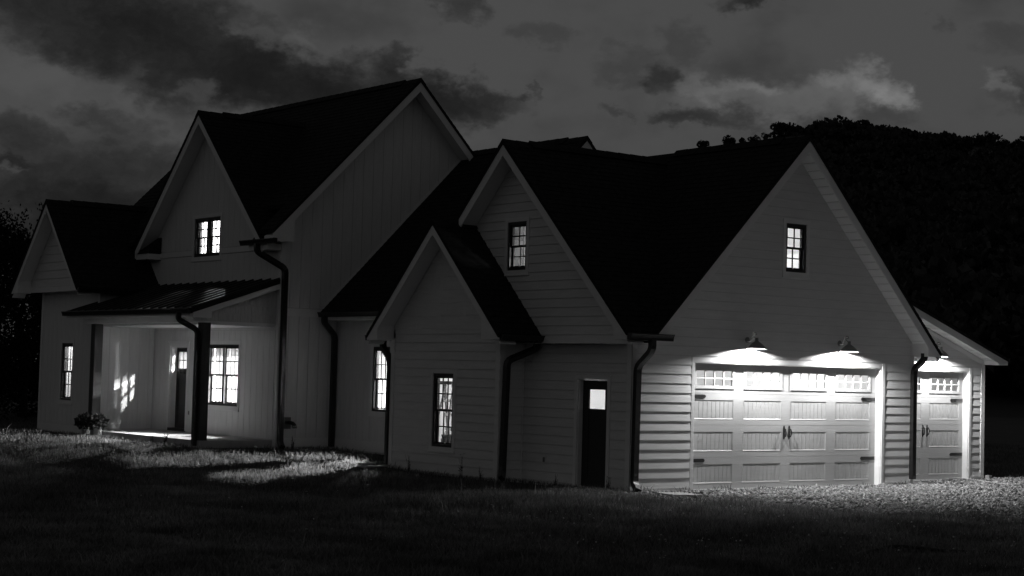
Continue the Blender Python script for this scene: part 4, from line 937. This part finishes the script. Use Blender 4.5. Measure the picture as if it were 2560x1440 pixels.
weed(-.2, .35, .3, 12, 'grassy clump between the side door and the corner downspout')
weed(-.75, 10.75, .34, 14, 'grassy clump under the grey wall fixture')
weed(-3.05, 12.6, .30, 22, 'dark leafy clump at the porch edge left of the front post')
weed(-3.05, 13.3, .26, 22, 'leafy clump at the porch edge beneath the front door')

# ------------------------------------------------------------------ grass, gravel stones
def wedge(n, rmin, rmax, spread):
    a = np.radians(52.034)+np.radians(np.random.uniform(-spread, spread, n)); r_ = np.sqrt(np.random.uniform(rmin**2, rmax**2, n)) if False else rmin*(rmax/rmin)**np.random.uniform(0, 1, n)
    return CAM.x+r_*np.cos(a), CAM.y+r_*np.sin(a), r_
HOUSEB = [(-.05, -.02, 9, 7), (-.66, 3.1, 0, 7.0), (.45, 6.9, 6, 11.1), (-1.1, 11, 6, 20), (-2.98, 11.1, -1, 17.5), (-2.65, 17.3, 0, 21.1), (8, .7, 12, 7)]
def free(x, y):
    k = np.ones(x.shape, bool)
    for (a, b, c, d) in HOUSEB: k &= ~((x > a) & (x < c) & (y > b) & (y < d))
    return k
x, y, r_ = wedge(460000, 14.5, 58, 20)
gr = inpoly(x+.25*np.sin(y*5)+.15*np.sin(x*9), y+.2*np.sin(x*6), GRAV)
keep = free(x, y) & (~gr | (np.random.rand(len(x)) < .012))
x, y = x[keep], y[keep]; n = len(x)
cl = .5+.5*np.sin(2.1*x+1.3*y)*np.sin(1.9*y-1.1*x+1)+.35*np.sin(5.3*x-3.7*y)*np.sin(4.1*y+3.3*x)
hgt = np.clip((.058+.05*cl)*np.random.uniform(.55, 1.35, n), .025, .24); tall = np.random.rand(n) < .006; hgt[tall] *= 2.0; hgt *= 1+.9*np.exp(-((y+1.6)/1.8)**2)*(x > -8)*(x < 2)
z0 = gz(x, y)-.01
aa = np.random.uniform(0, 2*np.pi, n); wd = np.random.uniform(.004, .008, n); ln = hgt*np.random.uniform(.15, .9, n); la = np.random.uniform(0, 2*np.pi, n)
dx, dy = np.cos(aa)*wd, np.sin(aa)*wd; lx, ly = np.cos(la)*ln, np.sin(la)*ln
V = np.empty((n, 5, 3)); V[:, 0] = np.stack([x-dx, y-dy, z0], 1); V[:, 1] = np.stack([x+dx, y+dy, z0], 1)
V[:, 2] = np.stack([x+dx*.8+lx*.35, y+dy*.8+ly*.35, z0+hgt*.6], 1); V[:, 3] = np.stack([x-dx*.8+lx*.35, y-dy*.8+ly*.35, z0+hgt*.6], 1)
V[:, 4] = np.stack([x+lx, y+ly, z0+hgt], 1)
b_ = np.arange(n)[:, None]*5
F = np.concatenate([b_+np.array([[0, 1, 2]]), b_+np.array([[0, 2, 3]]), b_+np.array([[3, 2, 4]])], 0)
npmesh('grass', V.reshape(-1, 3), F, 'grass', kind='stuff')
# stones: squashed octahedra with uneven corners
def stones(name, x, y, size, m, lift=.3):
    n = len(x); base = np.array([[1,0,0],[-1,0,0],[0,1,0],[0,-1,0],[0,0,1],[0,0,-1]], float)
    V = base[None]*np.random.uniform(.55, 1.25, (n, 6, 1))+np.random.normal(0, .14, (n, 6, 3)); V *= size[:, None, None]; V[:, :, 2] *= np.random.uniform(.45, .8, (n, 1))
    a = np.random.uniform(0, 6.28, n); c, s_ = np.cos(a)[:, None], np.sin(a)[:, None]; X = V[:, :, 0]*c-V[:, :, 1]*s_; Y = V[:, :, 0]*s_+V[:, :, 1]*c
    W = np.stack([X+x[:, None], Y+y[:, None], V[:, :, 2]+(gz(x, y)+.006+size*lift)[:, None]], 2)
    f = np.array([[0,2,4],[2,1,4],[1,3,4],[3,0,4],[2,0,5],[1,2,5],[3,1,5],[0,3,5]]); F = (np.arange(n)[:, None, None]*6+f[None]).reshape(-1, 3)
    npmesh(name, W.reshape(-1, 3), F, m, kind='stuff')
x = np.random.uniform(-1.6, 17, 150000); y = np.random.uniform(-9.5, .9, 150000)
k = inpoly(x+.2*np.sin(y*5), y+.2*np.sin(x*6), GRAV) & free(x, y+.04) & (y < .88)
dens = np.clip(1.0-.55*sst(-3.5, -7.5, y), .25, 1); k &= np.random.rand(len(x)) < dens*.8
x, y = x[k], y[k]; size = np.random.gamma(3, .0055, len(x))+.007
stones('gravel', x, y, size, 'gravel')
x, y, r_ = wedge(2600, 19, 40, 17); k = free(x, y) & ~inpoly(x, y, GRAV) & (x-y*.2 > -8+np.random.normal(0, 2, len(x))) & (y < 2); x, y = x[k], y[k]
stones('pebbles', x, y, np.random.uniform(.008, .02, len(x)), 'plastic_white', 1.6)

# ------------------------------------------------------------------ trees
def tree(name, x, y, h, cr, label, group, seed, leaves=5000, conical=False, lsize=.14):
    rng = random.Random(seed); z0 = float(gz(x, y)); t = thing(name, (x, y, z0), label, 'tree', group)
    mb = MB(); pts = [Vector((x+rng.uniform(-.1, .1)*k, y+rng.uniform(-.1, .1)*k, z0+h*.85*k/6)) for k in range(7)]
    mb.tube(pts, [.16*(1-k/7.5)*h/7 for k in range(7)], 8)
    tips = []
    for k in range(22):
        s_ = rng.uniform(.12, .95); p = pts[0].lerp(pts[6], s_); a = rng.uniform(0, 6.28)
        l = cr*rng.uniform(.6, 1.05)*((1-.75*s_) if conical else math.sin(math.pi*min(.95, .25+.7*s_))**.6); e_ = p+Vector((math.cos(a)*l, math.sin(a)*l, l*rng.uniform(.35, 1.0)))
        mb.tube([p, p.lerp(e_, .5)+Vector((0, 0, -.05)), e_], [.05*h/7, .03*h/7, .01], 5); tips.append((p, e_, l))
    obj('trunk', mb, 'bark', t)
    c = MB()
    for k in range(leaves):
        p, e_, l = rng.choice(tips); s_ = rng.uniform(.25, 1.1); q_ = p.lerp(e_, s_)+Vector((rng.gauss(0, .16), rng.gauss(0, .16), rng.gauss(.05, .18)))*cr*.55
        d = Vector((rng.gauss(0, 1), rng.gauss(0, 1), rng.gauss(.6, .8))).normalized(); n_2 = d.cross(Vector((rng.gauss(0, 1), rng.gauss(0, 1), rng.gauss(0, 1)))).normalized(); s2 = lsize*rng.uniform(.5, 1.2)
        c.quad(q_, q_+d*s2*.5+n_2*s2*.3, q_+d*s2, q_+d*s2*.5-n_2*s2*.3)
    for k in range(16):     # upright leader shoots above the crown
        a = rng.uniform(0, 6.28); rr = cr*.75*math.sqrt(rng.random()); b = Vector((x+math.cos(a)*rr, y+math.sin(a)*rr, z0+h*(.93-.30*rr/cr)+rng.uniform(-.3, .3)))
        for j in range(70):
            q_ = b+Vector((rng.gauss(0, .10), rng.gauss(0, .10), rng.uniform(-.5, .75)-.0)); d = Vector((rng.gauss(0, .6), rng.gauss(0, .6), 1)).normalized(); n_2 = d.cross(Vector((rng.gauss(0, 1), rng.gauss(0, 1), 0))).normalized(); s2 = lsize*.8
            c.quad(q_, q_+d*s2*.5+n_2*s2*.25, q_+d*s2, q_+d*s2*.5-n_2*s2*.25)
    obj('crown', c, 'tree_leaf', t)
def at(az_, d): return CAM.x+d*math.cos(rad(az_)), CAM.y+d*math.sin(rad(az_))
tx, ty = at(67.7, 60); tree('dark_tree', tx, ty, 7.0, 2.6, 'dark leafy tree rising behind the left end of the house', None, 3, 20000)
tx, ty = at(69.4, 57); tree('dark_tree', tx, ty, 5.4, 2.4, 'lower dark tree cut by the left edge of the photo', None, 5, 14000)
tx, ty = at(66.6, 63); tree('dark_tree', tx, ty, 5.6, 2.4, 'dark tree half hidden behind the far left gable', None, 9, 14000)
mb = MB(); rng = random.Random(21)
for k in range(90):
    a = 62+10.5*rng.random(); d = rng.uniform(54, 68); px_, py_ = at(a, d); leaf_cloud(mb, (px_, py_, rng.uniform(.3, 2.4)), (1.3, 1.3, 1.2), 260, .16, rng)
obj('undergrowth', mb, 'tree_leaf', None, kind='stuff')

# hilltop trees: a few crown shapes, copied along the skyline
def crown_mesh(name, seed, tall):
    rng = random.Random(seed); mb = MB(); lob = [(rng.gauss(0, .38), rng.gauss(0, .38), rng.uniform(.2, .75)*tall, rng.uniform(.28, .52)) for _ in range(7)]
    for (a, b, c, s_) in lob:
        for _ in range(140):
            v = Vector((rng.gauss(0, 1), rng.gauss(0, 1), rng.gauss(0, 1))).normalized()*s_*rng.uniform(.65, 1.05); p = Vector((a, b, c))+v*Vector((1, 1, .9)).x
            d = (v.normalized()+Vector((rng.gauss(0, .4), rng.gauss(0, .4), rng.gauss(.2, .4)))).normalized(); n2 = d.cross(Vector((rng.gauss(0, 1), rng.gauss(0, 1), rng.gauss(0, 1)))).normalized(); l = .17*rng.uniform(.6, 1.3)
            mb.quad(p-d*l*.5, p+n2*l*.45, p+d*l*.5, p-n2*l*.45)
    me = bpy.data.meshes.new(name); me.from_pydata(mb.v, [], mb.f); me.materials.append(MATS['hill_leaf']); return me
CR = [crown_mesh('crown', s_, t_) for s_, t_ in ((1, 1.0), (2, 1.25), (3, .9), (4, 1.5), (5, 1.1))]
tk = MB().tube([(0, 0, -.35), (.02, 0, .2), (0, .02, .6)], [.06, .05, .025], 6); TK = bpy.data.meshes.new('trunk'); TK.from_pydata(tk.v, [], tk.f); TK.materials.append(MATS['bark'])
def hill_tree(px, py, size, k, label, group=None, thin=False):
    """tree standing on the hill crest: px gives its bearing along the ridge, py its top height"""
    a = math.degrees(math.atan2(1, 0))
    v = rt2*((px-1280)/4312.44)+up2*((720-py)/4312.44)+fw; hz_ = math.hypot(v.x, v.y); az_ = math.degrees(math.atan2(v.y, v.x)); el = v.z/hz_
    x_, y_, zr = hill_pt(az_, 1.0); ztop_ = CAM.z+el*RD; tall = (1.0, 1.25, .9, 1.5, 1.1)[k % 5]*.95+.1
    s_ = size*RD/4312.44; t = thing('hilltop_bush' if size < 20 else 'hilltop_tree', (x_, y_, ztop_-s_*tall), label, 'tree', group)
    sz = max(s_, (ztop_-zr)/tall*.8)
    for nm, me in (('crown', CR[k % 5]), ('trunk', TK)):
        o = bpy.data.objects.new(nm, me); col.objects.link(o); o.parent = t; o.scale = (s_, s_, max(sz, s_)); o.rotation_euler = (0, 0, k*1.3)
        if nm == 'trunk': o.scale = (s_, s_, sz*1.6)
for i, (px, py, s_, lab) in enumerate(((1760, 351, 22, 'lone bush farthest left on the bare crest of the hill'), (1820, 338, 24, 'broad bushy tree, second from the left on the bare crest'), (1855, 345, 13, 'small bush between the broad bushy tree and the rounded one on the crest'), (1886, 338, 18, 'low rounded tree on the bare crest left of the woods'), (1918, 333, 15, 'thin scrubby bush on the crest where the woods begin'), (1952, 306, 26, 'square topped tree at the left end of the hilltop woods'))):
    hill_tree(px, py, s_, i, lab)
rng = random.Random(11); sky_pts = [(1965, 312), (2000, 311), (2030, 304), (2062, 300), (2090, 310), (2120, 314), (2160, 309), (2200, 311), (2240, 322), (2280, 328), (2320, 336), (2360, 330), (2400, 345), (2440, 343), (2475, 338), (2510, 350), (2560, 356), (2620, 364), (2700, 378)]
px = 1968
while px < 2700:
    py = np.interp(px, [p[0] for p in sky_pts], [p[1] for p in sky_pts])+rng.uniform(-5, 9)
    hill_tree(px, py, rng.choice((15, 19, 24, 30, 38, 46))*rng.uniform(.9, 1.1), rng.randrange(5), 'dark tree in the unbroken row of trees along the hilltop skyline', 'trees along the hilltop skyline'); px += rng.uniform(6, 22)
# the woods on the slope, one mass
me0 = CR; allv = []; allf = []; k0 = 0
CV = []
for me in CR[:3]:
    c = np.empty(len(me.vertices)*3); me.vertices.foreach_get('co', c); CV.append(c.reshape(-1, 3))
nt_ = 420
for i in range(nt_):
    a = rng.uniform(27, 43.0); f_ = rng.uniform(.02, .90)**.8; x_, y_, z_ = hill_pt(a, f_); c = CV[i % 3]; s_ = rng.uniform(4.5, 8)
    allv.append(c*s_+np.array([x_, y_, z_-.5])); m_ = len(c)//4; allf.append(np.arange(len(c)).reshape(-1, 4)+k0); k0 += len(c)
npmesh('hillside_woods', np.concatenate(allv), np.concatenate(allf), 'hill_leaf', kind='stuff')
